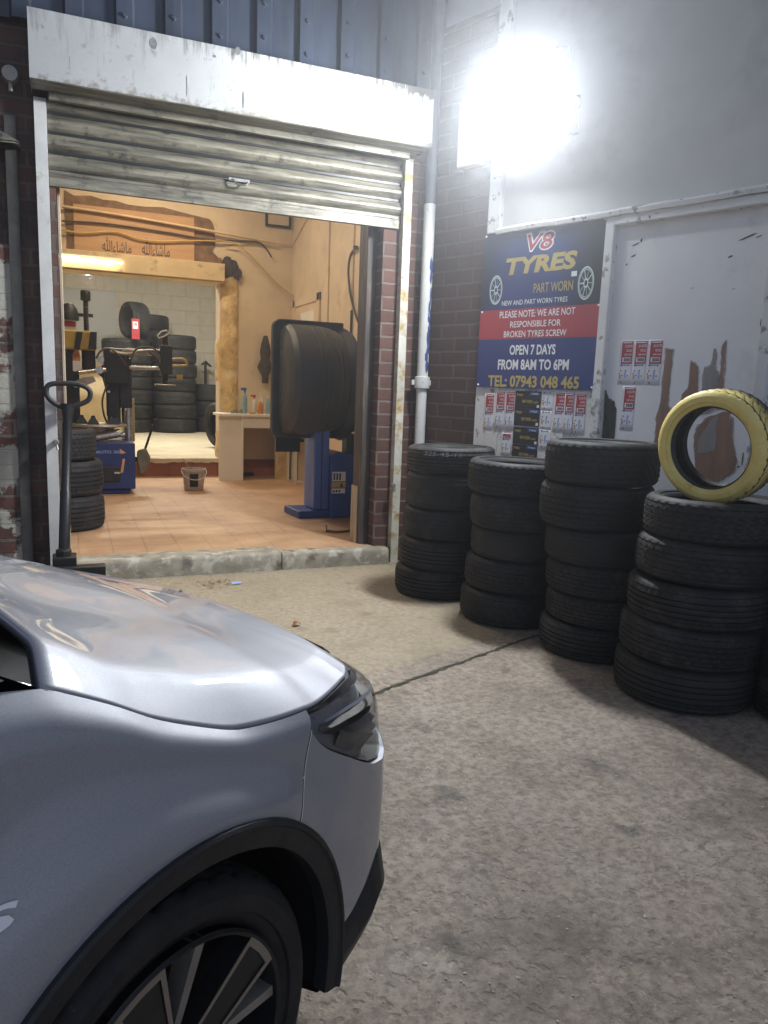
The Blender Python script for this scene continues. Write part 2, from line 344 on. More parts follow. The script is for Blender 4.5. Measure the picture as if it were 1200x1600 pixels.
M['concrete'] = concrete_mat(); M['step'] = step_mat(); M['rubber'] = rubber_mat(); M['tyre_yellow'] = yellow_tyre_mat()
M['shutter'] = shutter_mat(); M['housing'] = housing_mat(); M['sign_top'] = sign_top_mat(); M['paint'] = car_paint()
M['lens'] = glass_mat('headlight glass', (.90, .91, .93), 1.55); M['windscreen'] = glass_mat('dark glass', (.03, .034, .042), 1.22)
M['lamp'] = emit('floodlight diode panel', (.93, .97, 1.0), 170)
M['tube'] = emit('warm tube light', (1.0, .80, .50), 9)
M['bulb'] = emit('white bulb', (1.0, .97, .9), 30)


# ------------------------------------------------------------------ mesh helpers
class MB:
    def __init__(self): self.v = []; self.f = []

    def add(self, vs, fs):
        b = len(self.v); self.v += [tuple(p) for p in vs]; self.f += [tuple(i + b for i in q) for q in fs]; return self

    def box(self, x0, x1, y0, y1, z0, z1):
        return self.add([(x, y, z) for z in (z0, z1) for y in (y0, y1) for x in (x0, x1)],
                        [(0, 2, 3, 1), (4, 5, 7, 6), (0, 1, 5, 4), (1, 3, 7, 5), (3, 2, 6, 7), (2, 0, 4, 6)])

    def tube(self, pts, r, n=8, cap=True):
        pts = [Vector(p) for p in pts]; rs = r if isinstance(r, (list, tuple)) else [r] * len(pts)
        vs = []; ref = None
        for i, p in enumerate(pts):
            d = (pts[min(i + 1, len(pts) - 1)] - pts[max(i - 1, 0)]).normalized()
            if ref is None: ref = Vector((0, 0, 1)) if abs(d.z) < .9 else Vector((1, 0, 0))
            a = d.cross(ref).normalized(); b = a.cross(d).normalized(); ref = b
            for k in range(n):
                t = 2 * math.pi * k / n; vs.append(p + (a * math.cos(t) + b * math.sin(t)) * rs[i])
        fs = [(i * n + k, i * n + (k + 1) % n, (i + 1) * n + (k + 1) % n, (i + 1) * n + k) for i in range(len(pts) - 1) for k in range(n)]
        if cap: fs += [tuple(range(n))[::-1], tuple((len(pts) - 1) * n + k for k in range(n))]
        return self.add(vs, fs)

    def loft(self, rows, closed=False):
        n = len(rows[0]); vs = [p for r in rows for p in r]
        m = n if closed else n - 1
        return self.add(vs, [(i * n + k, i * n + (k + 1) % n, (i + 1) * n + (k + 1) % n, (i + 1) * n + k) for i in range(len(rows) - 1) for k in range(m)])

    def lathe(self, prof, n=32, c=(0, 0, 0), axis='z', a0=0, a1=None):
        full = a1 is None; a1 = 2 * math.pi if full else a1
        rows = []
        for r, h in prof:
            row = []
            for k in range(n if full else n + 1):
                t = a0 + (a1 - a0) * k / n; x, y = r * math.cos(t), r * math.sin(t)
                p = {'z': (x, y, h), 'x': (h, x, y), 'y': (x, h, y)}[axis]
                row.append((p[0] + c[0], p[1] + c[1], p[2] + c[2]))
            rows.append(row)
        return self.loft(rows, full)

    def prism(self, poly, d0, d1, plane='xz'):
        def P(u, v, d): return {'xz': (u, d, v), 'xy': (u, v, d), 'yz': (d, u, v)}[plane]
        n = len(poly); vs = [P(u, v, d0) for u, v in poly] + [P(u, v, d1) for u, v in poly]
        return self.add(vs, [tuple(range(n)), tuple(range(2 * n - 1, n - 1, -1))] + [(k, k + n, (k + 1) % n + n, (k + 1) % n) for k in range(n)])

    def build(self, name, m, parent=None, smooth=None, bevel=0, world=True, solid=0):
        """world=True: coordinates are world ones, turned into the parent's frame when the parent is an unrotated Empty"""
        me = bpy.data.meshes.new(name)
        vs = self.v; off = Vector((0, 0, 0)); par = parent
        if parent is not None and world:
            while par is not None: off += par.location; par = par.parent
        elif parent is None and world:
            xs, ys, zs = zip(*vs); off = Vector(((min(xs) + max(xs)) / 2, (min(ys) + max(ys)) / 2, min(zs)))
        me.from_pydata([(a - off.x, b - off.y, c - off.z) for a, b, c in vs], [], self.f)
        me.materials.append(m)
        bm = bmesh.new(); bm.from_mesh(me); bmesh.ops.recalc_face_normals(bm, faces=bm.faces); bm.to_mesh(me); bm.free()
        o = bpy.data.objects.new(name, me); COL.objects.link(o)
        if parent is not None: o.parent = parent
        else: o.location = off
        if smooth is not None:
            me.polygons.foreach_set('use_smooth', [True] * len(me.polygons)); me.set_sharp_from_angle(angle=R(smooth))
        if solid:
            s = o.modifiers.new('solid', 'SOLIDIFY'); s.thickness = abs(solid); s.offset = -1 if solid > 0 else 1
        if bevel:
            b = o.modifiers.new('bevel', 'BEVEL'); b.width = bevel; b.segments = 2; b.limit_method = 'ANGLE'; b.angle_limit = R(35)
        return o


def tag(o, label=None, cat=None, group=None, kind=None):
    if label: o['label'] = label
    if cat: o['category'] = cat
    if group: o['group'] = group
    if kind: o['kind'] = kind
    return o


def thing(name, label, cat, loc=(0, 0, 0), rz=0, group=None):
    o = bpy.data.objects.new(name, None); o.empty_display_size = .1; COL.objects.link(o)
    o.location = loc; o.rotation_euler = (0, 0, rz); return tag(o, label, cat, group)


def copy_of(o, parent=None):
    c = o.copy(); COL.objects.link(c); c.parent = parent
    for ch in list(o.children): copy_of(ch, c)
    return c


def bezier(p0, p1, p2, p3, n=16):
    p0, p1, p2, p3 = map(Vector, (p0, p1, p2, p3)); out = []
    for i in range(n + 1):
        t = i / n; out.append(p0 * (1 - t) ** 3 + p1 * 3 * t * (1 - t) ** 2 + p2 * 3 * t * t * (1 - t) + p3 * t ** 3)
    return out


def smooth_path(pts, n=6):
    pts = [Vector(p) for p in pts]; P = [pts[0]] + pts + [pts[-1]]; out = []
    for i in range(1, len(P) - 2):
        for k in range(n):
            t = k / n; a, b, c, d = P[i - 1], P[i], P[i + 1], P[i + 2]
            out.append(.5 * ((2 * b) + (c - a) * t + (2 * a - 5 * b + 4 * c - d) * t * t + (3 * b - a - 3 * c + d) * t ** 3))
    out.append(pts[-1]); return out


_txt = {}
def text_geo(s, bold=0.0, shear=0.0):
    key = (s, bold, shear)
    if key not in _txt:
        cu = bpy.data.curves.new('lettering', 'FONT'); cu.body = s; cu.offset = bold; cu.shear = shear; cu.resolution_u = 3
        o = bpy.data.objects.new('lettering', cu); COL.objects.link(o)
        dg = bpy.context.evaluated_depsgraph_get(); dg.update(); me = o.evaluated_get(dg).to_mesh()
        vs = [(v.co.x, v.co.y) for v in me.vertices]; fs = [tuple(p.vertices) for p in me.polygons]
        o.evaluated_get(dg).to_mesh_clear(); bpy.data.objects.remove(o); bpy.data.curves.remove(cu)
        x0 = min(v[0] for v in vs); x1 = max(v[0] for v in vs); y0 = min(v[1] for v in vs); y1 = max(v[1] for v in vs)
        _txt[key] = ([((x - x0) / (x1 - x0), (y - y0) / (y1 - y0)) for x, y in vs], fs)
    return _txt[key]


def text_on(mb, s, x0, x1, z0, z1, y, bold=.02, shear=0.0):
    """lettering fitted into a rectangle of the local xz plane, facing -y"""
    vs, fs = text_geo(s, bold, shear)
    return mb.add([(x0 + u * (x1 - x0), y, z0 + v * (z1 - z0)) for u, v in vs], fs)


# ------------------------------------------------------------------ ground
g = MB().box(-120, 120, -160, 0.02, -0.4, 0.0).build('ground', M['concrete'], world=False); tag(g, kind='structure')


def ribbon(name, pts, w0, w1, z, m, seed=0):
    rnd = random.Random(seed); P = smooth_path(pts, 14); a = []; b = []
    for i, p in enumerate(P):
        d = (P[min(i + 1, len(P) - 1)] - P[max(i - 1, 0)]).normalized(); n = Vector((-d.y, d.x, 0))
        a.append(p + n * rnd.uniform(w0, w1) + Vector((0, 0, z))); b.append(p - n * rnd.uniform(w0, w1) + Vector((0, 0, z)))
    mid = [(x + y) / 2 + Vector((0, 0, .004)) for x, y in zip(a, b)]
    return MB().loft([a, mid, b]).build(name, m, world=False)


o = ribbon('slab_joint', [flat(x, y, 0) for x, y in ((560, 1096), (620, 1071), (690, 1046), (760, 1021), (800, 1006), (850, 990), (905, 975))], .004, .020, .002, M['moss'], 3)
tag(o, kind='structure')
rnd = random.Random(11)
gm = MB()
for i in range(260):                                     # loose grit on the yard
    px = rnd.uniform(560, 1200); py = rnd.uniform(900, 1600); p = flat(px, py, 0)
    s = rnd.uniform(.0015, .005) * (1.6 if rnd.random() < .06 else 1)
    a = rnd.uniform(0, 6.28); e = rnd.uniform(.5, 1.2)
    vs = [(p.x + s * math.cos(a + k * 1.257) * (1 if k % 2 else e), p.y + s * math.sin(a + k * 1.257), .0015) for k in range(5)]
    gm.add(vs + [(p.x, p.y, .0015 + s * .45)], [(k, (k + 1) % 5, 5) for k in range(5)])
o = gm.build('grit', pm('grit', (.46, .42, .36), .9, vs=60, var=.5), world=False); tag(o, kind='stuff')
gm = MB()
for i in range(70):
    p = flat(rnd.gauss(335, 22), rnd.gauss(913, 4), 0); s = rnd.uniform(.005, .016); a = rnd.uniform(0, 6.28)
    gm.add([(p.x + s * math.cos(a + q), p.y + s * .5 * math.sin(a + q), .003 + .006 * rnd.random()) for q in (0, 1.3, 3, 4.6)], [(0, 1, 2, 3)])
o = gm.build('leaf_litter', pm('leaf litter', (.22, .14, .06), .9, vs=40, var=.6), world=False); tag(o, kind='stuff')


def scrap(name, px, py, pts, m, label, cat, h=.012):
    p = flat(px, py, .004); mb = MB(); n = len(pts)
    top = [(p.x + a, p.y + b, .006 + h * ((i * 7) % 3) / 2) for i, (a, b) in enumerate(pts)]
    mb.add(top + [(p.x, p.y, .006 + h * 1.3)], [(k, (k + 1) % n, n) for k in range(n)])
    return tag(mb.build(name, m), label, cat)


scrap('leaf', 463, 977, [(.03, 0), (.012, .022), (-.014, .018), (-.028, -.006), (-.008, -.022), (.016, -.016)], M['leaf'], 'small orange dry leaf lying alone on the yard concrete', 'leaf', .02)
scrap('plastic_scrap', 371, 912, [(.04, .01), (-.01, .018), (-.045, .008), (-.04, -.012), (.02, -.016)], M['ink_pale'], 'pale blue plastic scrap on concrete before the doorstep', 'litter', .012)

# ------------------------------------------------------------------ garage building
FZ, F2 = .13, .385                                           # floor of the front room, of the back room
garage = thing('garage_building', 'old brick tyre garage with lit open workshop and sheet cladding above', 'building', (0, 0, 0))


def gp(name, mb, m, **k): return mb.build(name, m, garage, **k)


b = MB(); b.box(-.20, .62, .04, .36, 0, 3.70); gp('brick_pier', b, M['brick'])
b = MB(); b.box(-2.80, -2.575, .04, .36, 0, 3.70); b.box(-6.0, -2.801, .045, .36, 2.30, 3.70); gp('brick_pier', b, M['brick_dark'])
b = MB(); b.box(-2.575, -.20, .06, .36, 2.95, 3.70); gp('lintel', b, M['render_grey'])
b = MB(); b.box(-2.87, -2.8005, .015, .36, 0, 3.10); gp('render_strip', b, M['render_grey'])
b = MB(); b.box(-6.0, -2.87, .03, .36, 0, 2.30); gp('painted_brick', b, M['brick_left'])
# cladding: trapezoidal sheet
b = MB(); xs = []; x = -6.0
while x < .45:
    xs += [(x, 0), (x + .09, 0), (x + .105, -.035), (x + .205, -.035), (x + .22, 0)]; x += .31
b.loft([[(q, d - .02, 3.665) for q, d in xs], [(q, d - .02, 6.2) for q, d in xs]]); gp('cladding', b, M['clad'], smooth=25)
b = MB()
for q in range(22):
    x = -5.9 + q * .31 + .155 - .10
    for z in (3.80, 4.02, 4.9): b.lathe([(0, -.016), (.012, -.016), (.016, -.004), (.02, 0)], 8, (x + (q % 3) * .002, -.054, z + .05 * (q % 2)), 'y')
tag(gp('screw_head', b, M['clad']), kind='stuff')
# rooms
b = MB(); b.box(-5.2, .42, .0605, 5.06, -.2, FZ); gp('tiled_floor', b, M['tile'])
b = MB(); b.box(.42, .62, .36, 5.0, FZ, 4.4); gp('plaster_wall', b, M['plaster'])
b = MB(); b.box(-.604, .62, 5.0, 5.3, FZ, 4.4); b.box(-5.2, -.604, 5.0, 5.3, 2.79, 4.4); gp('plaster_wall', b, M['plaster'])
b = MB(); b.box(-5.4, -5.2, .36, 12.0, -.2, 4.4); gp('plaster_wall', b, M['plaster'])
b = MB(); b.box(-5.4, 2.6, .062, 12.2, 4.4, 4.5); gp('ceiling', b, M['ceil'])
b = MB(); b.box(-5.4, 2.6, .061, .36, 3.70, 4.4); gp('lintel', b, M['plaster'])
b = MB(); b.box(-6.0, 2.7, -.01, .058, 3.70, 6.2); gp('brick_gable', b, M['brick_dark'])
b = MB(); b.box(-5.4, 2.6, -.01, 12.2, 6.2, 6.3); gp('roof', b, M['render_grey'])
b = MB(); b.box(-5.2, 2.4, 5.065, 12.0, -.2, F2); gp('concrete_floor', b, M['curtain_floor'])
b = MB(); b.box(-5.2, -.58, 5.04, 5.0648, FZ, F2 - .035); gp('tiled_riser', b, M['tile_riser'])
rnd = random.Random(4)
b = MB(); row0 = []; row1 = []; row2 = []                                # chipped screed lip over the riser
for i in range(90):
    x = -5.2 + i * (4.6 / 89); j = rnd.uniform(-.02, .02) - (.03 if rnd.random() < .15 else 0)
    row0.append((x, 5.0 + j, F2 - .05 - rnd.uniform(0, .02))); row1.append((x, 5.0 + j, F2 - .002)); row2.append((x, 5.3, F2 + .004))
b.loft([row0, row1, row2]); gp('screed_lip', b, M['curtain_floor'])
b = MB(); b.box(-5.2, 2.4, 11.9, 12.05, F2, 4.4); gp('block_wall', b, M['block_white'])
b = MB(); b.box(2.4, 2.55, 5.3, 12.0, F2, 4.4); gp('block_wall', b, M['block_white'])
b = MB(); b.box(.60, 2.6, 5.3, 5.42, F2, 4.4); gp('block_wall', b, M['block_white'])
# rough pier at the opening, beam, bare patches
rnd = random.Random(9)
rows = []
for i in range(40):
    z = FZ + (2.92 - FZ) * i / 39; e = rnd.uniform(-.012, .012)
    w = -.602 - .03 * math.sin(i * .35) * .5; wr = -.345 + rnd.uniform(-.012, .006)
    rows.append([(w + e, 5.29, z), (w + e, 5.02, z), (w + .03 + e, 4.965 + e, z), (-.47, 4.94 + e, z), (wr - .03, 4.955 - e, z), (wr, 4.995, z)])
b = MB().loft(rows); gp('opening_pier', b, M['plaster_raw'], smooth=50)
b = MB(); b.box(-5.2, -.56, 4.87, 5.28, 2.785, 2.80); b.box(-5.2, -.56, 4.84, 5.0, 2.80, 3.03); gp('beam', b, M['beam'], bevel=.012)


def ragged(poly, seed, amp=.02, n=5):
    rnd = random.Random(seed); out = []
    for i in range(len(poly)):
        a = poly[i]; c = poly[(i + 1) % len(poly)]
        for k in range(n):
            t = k / n; out.append((a[0] + (c[0] - a[0]) * t + rnd.uniform(-amp, amp), a[1] + (c[1] - a[1]) * t + rnd.uniform(-amp, amp)))
    return out


def wp(px, py, y): p = at(px, py, y); return (p.x, p.z)


patch = [wp(x, y, 5) for x, y in ((98, 300), (200, 318), (330, 340), (338, 372), (330, 395), (352, 410), (352, 436), (300, 418), (104, 398))]
b = MB().prism(ragged(patch, 2, .025), 4.985, 4.9995); gp('bare_patch', b, M['raw_brown'])
patch = [wp(x, y, 5) for x, y in ((352, 402), (368, 410), (376, 426), (372, 440), (360, 432), (346, 438), (344, 416))]
b = MB().prism(ragged(patch, 5, .015), 4.93, 4.9845); gp('bare_patch', b, M['black_hole'])
# jamb posts at the right of the opening
b = MB(); b.box(-.285, -.203, .16, .35, FZ, 3.0); gp('door_post', b, M['wood_dark'], bevel=.006)
b = MB(); b.box(-.300, -.287, .20, .34, FZ, .62); gp('door_post', b, M['wood_pale'], bevel=.003)
b = MB(); b.box(-2.572, -2.553, .10, .35, FZ, 2.9); gp('door_post', b, M['wood_pale'], bevel=.003)
# door and its frame in the right-hand wall, skirting
b = MB(); b.box(.39, .4195, 3.62, 3.72, FZ, 2.62); b.box(.39, .4195, 4.75, 4.85, FZ, 2.62); b.box(.39, .4195, 3.62, 4.85, 2.52, 2.62)
df = gp('door_frame', b, M['plaster'], bevel=.006)
b = MB(); b.box(.405, .4195, 3.72, 4.75, FZ, 2.52); MBd = b.build('door', M['plaster'], df); b = MB(); b.box(.398, .4045, 3.85, 4.45, 1.9, 2.42); b.build('door_panel', M['desk'], MBd)
b = MB(); b.box(-.34, .4, 4.975, 4.9995, FZ, .38); gp('skirting', b, M['tile_riser'])
b = MB(); b.box(.40, .419, 2.42, 2.47, 1.0, 3.9); b.box(.40, .419, 3.3, 3.34, FZ, 4.0); gp('wall_batten', b, M['plaster'], bevel=.004)

# doorstep
b = MB(); rnd = random.Random(5)


def stepbar(x0, x1, zt, seed, n=22):
    rnd = random.Random(seed); rows = []
    for i in range(n + 1):
        x = x0 + (x1 - x0) * i / n; j = lambda a: rnd.uniform(-a, a)
        rows.append([(x, -.075 + j(.008), -.02), (x, -.07 + j(.008), .05), (x, -.066 + j(.01), zt - .02), (x, -.045 + j(.008), zt + j(.004)), (x, (.075 if x > -1.015 else .17) + j(.03), zt + j(.003)), (x, (.13 if x > -1.015 else .24) + j(.03), zt - .012)])
    return MB().loft(rows)


stepbar(-2.60, -1.02, FZ + .006, 1).build('step_block', M['step'], (st := thing('doorstep', 'chipped grey concrete doorstep along the garage opening', 'step', (-1.3, -.05, 0))), smooth=60)
stepbar(-1.012, -.10, FZ + .002, 2).build('step_block', M['step'], st, smooth=60)

# ------------------------------------------------------------------ roller shutter
sh = thing('roller_shutter', 'half raised grimy white roller shutter with streaked box above the opening', 'shutter', (-1.35, 0, 2.7))
b = MB(); b.box(-2.70, .036, -.28, -.276, 3.25, 3.647); b.box(-2.70, -2.696, -.276, -.02, 3.25, 3.647); b.box(.032, .036, -.276, -.02, 3.25, 3.647); b.box(-2.70, .036, -.276, -.02, 3.643, 3.647)
hb = b.build('housing', M['housing'], sh); hb.data.transform(Matrix.Translation((0, 0, 2.7 - 3.647))); hb.location.z = 3.647 - 2.7
b = MB(); b.box(-2.696, .03, -.276, -.10, 3.243, 3.25); b.box(-2.60, -.06, -.10, -.06, 3.20, 3.245); b.build('soffit', M['shutter'], sh, bevel=.004)
prof = []
nsl = 6; z0 = 2.80; pitch = .122
for k in range(nsl):
    zb = z0 + k * pitch
    for a in range(9):
        t = a / 8; prof.append((-.006 - .040 * math.sin(math.pi * min(1, t * 1.12)) ** .8 if t < .893 else .012, zb + t * pitch * .985))
b = MB().loft([[(-2.615, .05 + d, z) for d, z in prof], [(-1.35, .05 + d, z) for d, z in prof], [(-.06, .05 + d, z) for d, z in prof]]); crt = b.build('slat_curtain', M['shutter'], sh, smooth=18)
b = MB()
for k in range(nsl): b.box(-2.615, -.06, .036, .060, z0 + k * pitch - .013, z0 + k * pitch + .004)
b.build('slat_joint', M['black'], crt)
b = MB(); b.box(-2.615, -.06, .02, .055, 2.70, 2.775); b.box(-2.615, -.06, .025, .05, 2.775, 2.80); b.build('bottom_bar', M['shutter'], sh, bevel=.004)
b = MB()
hx = at(375, 285, 0).x
b.tube(smooth_path([(hx - .055, .01, 2.90), (hx - .05, -.03, 2.885), (hx - .03, -.04, 2.86), (hx + .03, -.04, 2.855), (hx + .05, -.03, 2.88), (hx + .055, .01, 2.89)]), .006, 6); b.box(hx - .08, hx + .07, -.004, .006, 2.885, 2.905); b.build('handle', M['steel'], sh)
for (x0, x1, m, nm) in ((-2.69, -2.617, 'white_steel', 0), (-.066, 0, 'rust_steel', 1)):
    b = MB(); b.box(x0, x1, -.035, -.03, 0.0, 3.22); b.box(x0, x0 + .005, -.03, .0395, 0, 3.22); b.box(x1 - .005, x1, -.03, .0395, 0, 3.22)
    gq = b.build('guide_rail', M[m], sh)
    if nm: gq['label'] = 'rust-streaked guide rail beside the drainpipe'
for x, z in ((at(90, 748, 0).x, 1.0), (at(613, 745, -.03).x, .66)):
    b = MB(); b.lathe([(0, -.075), (.016, -.075), (.02, -.06), (.02, -.035)], 12, (x, 0, z), 'y'); b.tube([(x, -.06, z), (x + .01, -.075, z - .05)], .008, 8); b.build('lock_stud', M['steel_dull'], sh, smooth=40)
# flaked squares where a sticker came off
rnd = random.Random(21); M['zinc'] = pm('bare zinc', (.17, .17, .175), .6, vs=30, var=.3)
for (u, v, w, h, hole) in ((572, 133, 30, 30, 0), (569, 168, 32, 36, 1), (606, 160, 12, 14, 0), (611, 176, 11, 30, 0), (546, 186, 8, 8, 0), (558, 188, 7, 14, 0)):
    b = MB()
    for _ in range(int(w * h / 9)):
        a_, c_ = rnd.random(), rnd.random()
        if hole and .3 < a_ < .65 and .25 < c_ < .6: continue
        p = at(u + a_ * w, v + c_ * h + (a_ - .5) * 5, -.28); s_ = rnd.uniform(.009, .016)
        b.prism([(p.x + s_ * (1 + .5 * rnd.random()) * math.cos(q * .9), p.z + s_ * (1 + .5 * rnd.random()) * math.sin(q * .9)) for q in range(7)], -.2812 - rnd.random() * .0006, -.2803)
    b.build('flaked_patch', M['zinc'], sh)
for (u, v, s_, t) in ((240, 68, .022, .03), (335, 88, .010, .008), (372, 80, .016, .024), (380, 156, .006, .055), (292, 135, .002, .06)):
    p = at(u, v, -.28); b = MB().prism([(p.x + s_ * math.cos(q) * (1 + .3 * rnd.random()), p.z + t * math.sin(q) * (1 + .3 * rnd.random())) for q in (0, .9, 1.7, 2.6, 3.3, 4.2, 5.2)], -.2812, -.2803); b.build('flaked_patch', M['zinc'], sh)

# ------------------------------------------------------------------ left-hand bits on the facade
p = at(16, 118, 0); b = MB(); b.lathe([(.0, -.05), (.045, -.05), (.05, -.04), (.05, .039)], 20, (p.x, 0, p.z), 'y')
b.tube([(p.x, -.02, p.z - .04), (p.x, -.02, p.z - .10)], .014, 8)
tag(b.build('junction_box', M['steel_dull'], smooth=40), 'round grey conduit box on the dark brick left of the shutter', 'junction box')
b = MB(); b.tube([(-2.88, -.02, p.z + .04), (-3.4, -.02, p.z + .05)], .012, 8); tag(b.build('conduit', M['steel_dull']), 'thin grey conduit running left from the round box', 'conduit')
p0 = at(0, 195, -.2); p1 = at(30, 224, -.25); p2 = at(0, 238, -.25)
b = MB(); b.add([(p0.x - .5, .03, p0.z + .25), (p1.x, .03, p1.z + .05), (p1.x, -.30, p1.z), (p0.x - .5, -.30, p1.z - .02)], [(0, 1, 2, 3)]); b.add([(p0.x - .5, .03, p0.z + .235), (p1.x, .03, p1.z + .035), (p1.x, -.30, p1.z - .015), (p0.x - .5, -.30, p1.z - .035)], [(0, 1, 2, 3)])
tag(b.build('awning', M['shutter']), 'corner of a dirty sheet awning at the left photo edge', 'awning')

# ------------------------------------------------------------------ the side wall (its own frame: x along the wall, -y towards the yard)
WANG = R(-69.4368); WO = Vector((.2106, 0, 0)); WX = Vector((math.cos(WANG), math.sin(WANG), 0)); WN = Vector((-WX.y, WX.x, 0))


def wpt(s, y, z): return WO + WX * s + WN * y + Vector((0, 0, z))


wall = thing('side_wall', 'pale side wall with peeling white boards and a boarded door', 'wall', WO, WANG)
def wpart(name, mb, m, parent=None, **k): return mb.build(name, m, parent or wall, world=False, **k)


b = MB(); b.box(.02, .585, 0, .25, 0, 4.2); wpart('brick_return', b, M['brick_deep'])
b = MB(); b.box(.585, 70, .02, .25, 2.62, 7.5); b.box(.02, .585, .02, .25, 4.2, 7.5); wpart('render_panel', b, M['render_white'])  # lengthened far out of view to even out the car flank's reflections
b = MB(); b.box(.585, .70, -.025, .02, 2.62, 4.3); wpart('corner_board', b, M['white_peel'], bevel=.004)
b = MB(); rnd = random.Random(8)
x = .556
while x < 1.59:                                     # upright boards below and behind the sign
    w = .118; b.box(x, min(x + w - .004, 1.598), -.012 - rnd.random() * .004, .02, 0, 2.618); x += w
wpart('board_panel', b, M['white_peel'])
b = MB(); b.box(1.600, 1.665, -.045, .03, 0, 2.60); b.box(1.665, 70, -.045, .03, 2.545, 2.60); b.box(2.645, 2.71, -.045, .03, 0, 2.545); b.box(4.9, 4.97, -.045, .03, 0, 2.545); wpart('door_frame', b, M['white_peel'], bevel=.005)
rows = []; rnd = random.Random(13)
for i in range(120):
    s = .70 + 15.3 * i / 119; j = rnd.uniform(-.006, .006)
    rows.append([(s, .02, 2.60 + j * .6), (s, -.06 + j, 2.602 + j), (s, -.066 + j, 2.628 + j), (s, -.03, 2.650 + j), (s, .02, 2.655)])
wpart('ledge', MB().loft(rows), M['white_peel'], smooth=30)
b = MB(); b.box(1.665, 2.645, .008, .05, 0, 2.545); dp = wpart('boarded_door', b, M['white_board'])
b = MB(); b.box(2.71, 4.9, .012, .05, 0, 2.545); wpart('board_panel', b, M['white_board'])
b = MB(); b.box(4.97, 70, .012, .05, 0, 2.6); wpart('board_panel', b, M['white_board'])
peel = dict(a=[(2.07, 1.76), (2.115, 1.755), (2.116, 1.643), (2.114, 1.494), (2.117, 1.401), (2.138, 1.389), (2.103, 1.344), (2.094, 1.242), (2.06, .9), (2.03, .9), (2.055, 1.22), (2.051, 1.328), (2.068, 1.43), (2.069, 1.618)],
            b=[(2.24, 1.686), (2.267, 1.668), (2.287, 1.644), (2.296, 1.512), (2.28, 1.3), (2.19, 1.3), (2.203, 1.454), (2.212, 1.497), (2.241, 1.516)],
            c=[(2.327, 1.644), (2.369, 1.656), (2.376, 1.756), (2.383, 1.75), (2.388, 1.644), (2.409, 1.621), (2.419, 1.527), (2.41, 1.395), (2.328, 1.36)],
            d=[(2.436, 1.807), (2.443, 1.772), (2.444, 1.621), (2.447, 1.545), (2.47, 1.405), (2.421, 1.40), (2.421, 1.544), (2.415, 1.586), (2.427, 1.621), (2.421, 1.761)],
            e=[(2.317, 1.281), (2.378, 1.346), (2.47, 1.386), (2.507, 1.394), (2.507, 1.353), (2.529, 1.342), (2.536, 1.236), (2.56, 1.155), (2.577, 1.109), (2.572, 1.049), (2.513, .994), (2.457, .957), (2.382, .961), (2.337, 1.037), (2.32, 1.134), (2.311, 1.22)])
for k, v in peel.items():
    wpart('bare_patch', MB().prism(ragged(v, ord(k), .0035, 4), .0050, .0078), M['bare_grey'] if k == 'c' else M['bare_ply'], dp)
    mx_ = sum(q[0] for q in v) / len(v); mz_ = sum(q[1] for q in v) / len(v)
    rim = ragged([(q[0] + .006 * math.copysign(1, q[0] - mx_), q[1] + .006 * math.copysign(1, q[1] - mz_)) for q in v], ord(k) + 5, .005, 5)
    wpart('paint_edge', MB().prism(rim, .0062, .0079), M['flake_edge'], dp)
wpart('bare_patch', MB().prism(ragged([(2.33, 1.20), (2.40, 1.33), (2.44, 1.36), (2.45, 1.16), (2.38, 1.13), (2.34, 1.13)], 77, .006, 4), .004, .0053), M['bare_grey'], dp)
wpart('rotten_edge', MB().prism(ragged([(1.672, 1.50), (1.70, 1.44), (1.744, 1.425), (1.763, 1.353), (1.758, .6), (1.672, .6)], 31, .005, 5), .003, .0078), M['black_hole'], dp)
b = MB()
for (s, z, w, h) in ((1.80, 2.42, .03, .012), (1.835, 2.44, .008, .03), (1.79, 2.35, .02, .012), (1.745, 2.30, .008, .012), (2.41, 2.285, .018, .010), (2.50, 2.385, .055, .010), (2.56, 2.38, .02, .006), (2.62, 1.46, .005, .06), (2.625, 1.9, .004, .05), (2.20, 2.12, .012, .003), (2.45, 2.1, .012, .003), (2.61, 1.12, .004, .10), (2.59, 1.07, .010, .012)):
    b.prism([(s + .75 * w * math.cos(a) * (1 + .4 * rnd.random()), z + .38 * h * math.sin(a) * (1 + .4 * rnd.random()) + .3 * w * math.cos(a)) for a in (0, 1, 2, 3, 4, 5.2)], .006, .0079)
wpart('paint_chip', b, M['black_hole'], dp)['kind'] = 'stuff'

# drainpipe in the corner
PX, PY = .145, -.06
b = MB(); b.tube([(PX, PY, 0), (PX, PY, 1.48)], .043, 20); dpi = thing('drainpipe', 'white drainpipe with flaking blue paint in the brick corner', 'drainpipe', (PX, PY, 0))
b.build('pipe', M['pipe_paint'], dpi, smooth=40)
b = MB(); b.tube([(PX, PY, 1.55), (PX, PY, 2.88), (PX, PY, 2.90)], [.046, .046, .044], 20); b.build('pipe', M['pipe_paint'], dpi, smooth=40)
b = MB(); b.tube([(PX, PY, 2.90), (PX, PY, 6.0)], .043, 20); b.build('pipe', pm('pipe dark grey', (.13, .14, .16), .6), dpi, smooth=40)['label'] = 'darker grey upper pipe'  # upper length is a darker grey than the pipe below
b = MB(); b.lathe([(.046, 1.46), (.062, 1.465), (.066, 1.50), (.062, 1.555), (.047, 1.56)], 20, (PX, PY, 0)); b.box(PX - .085, PX + .085, PY + .01, PY + .04, 1.49, 1.53); b.build('collar', M['pipe_paint'], dpi, smooth=40)
b = MB(); rnd = random.Random(17)
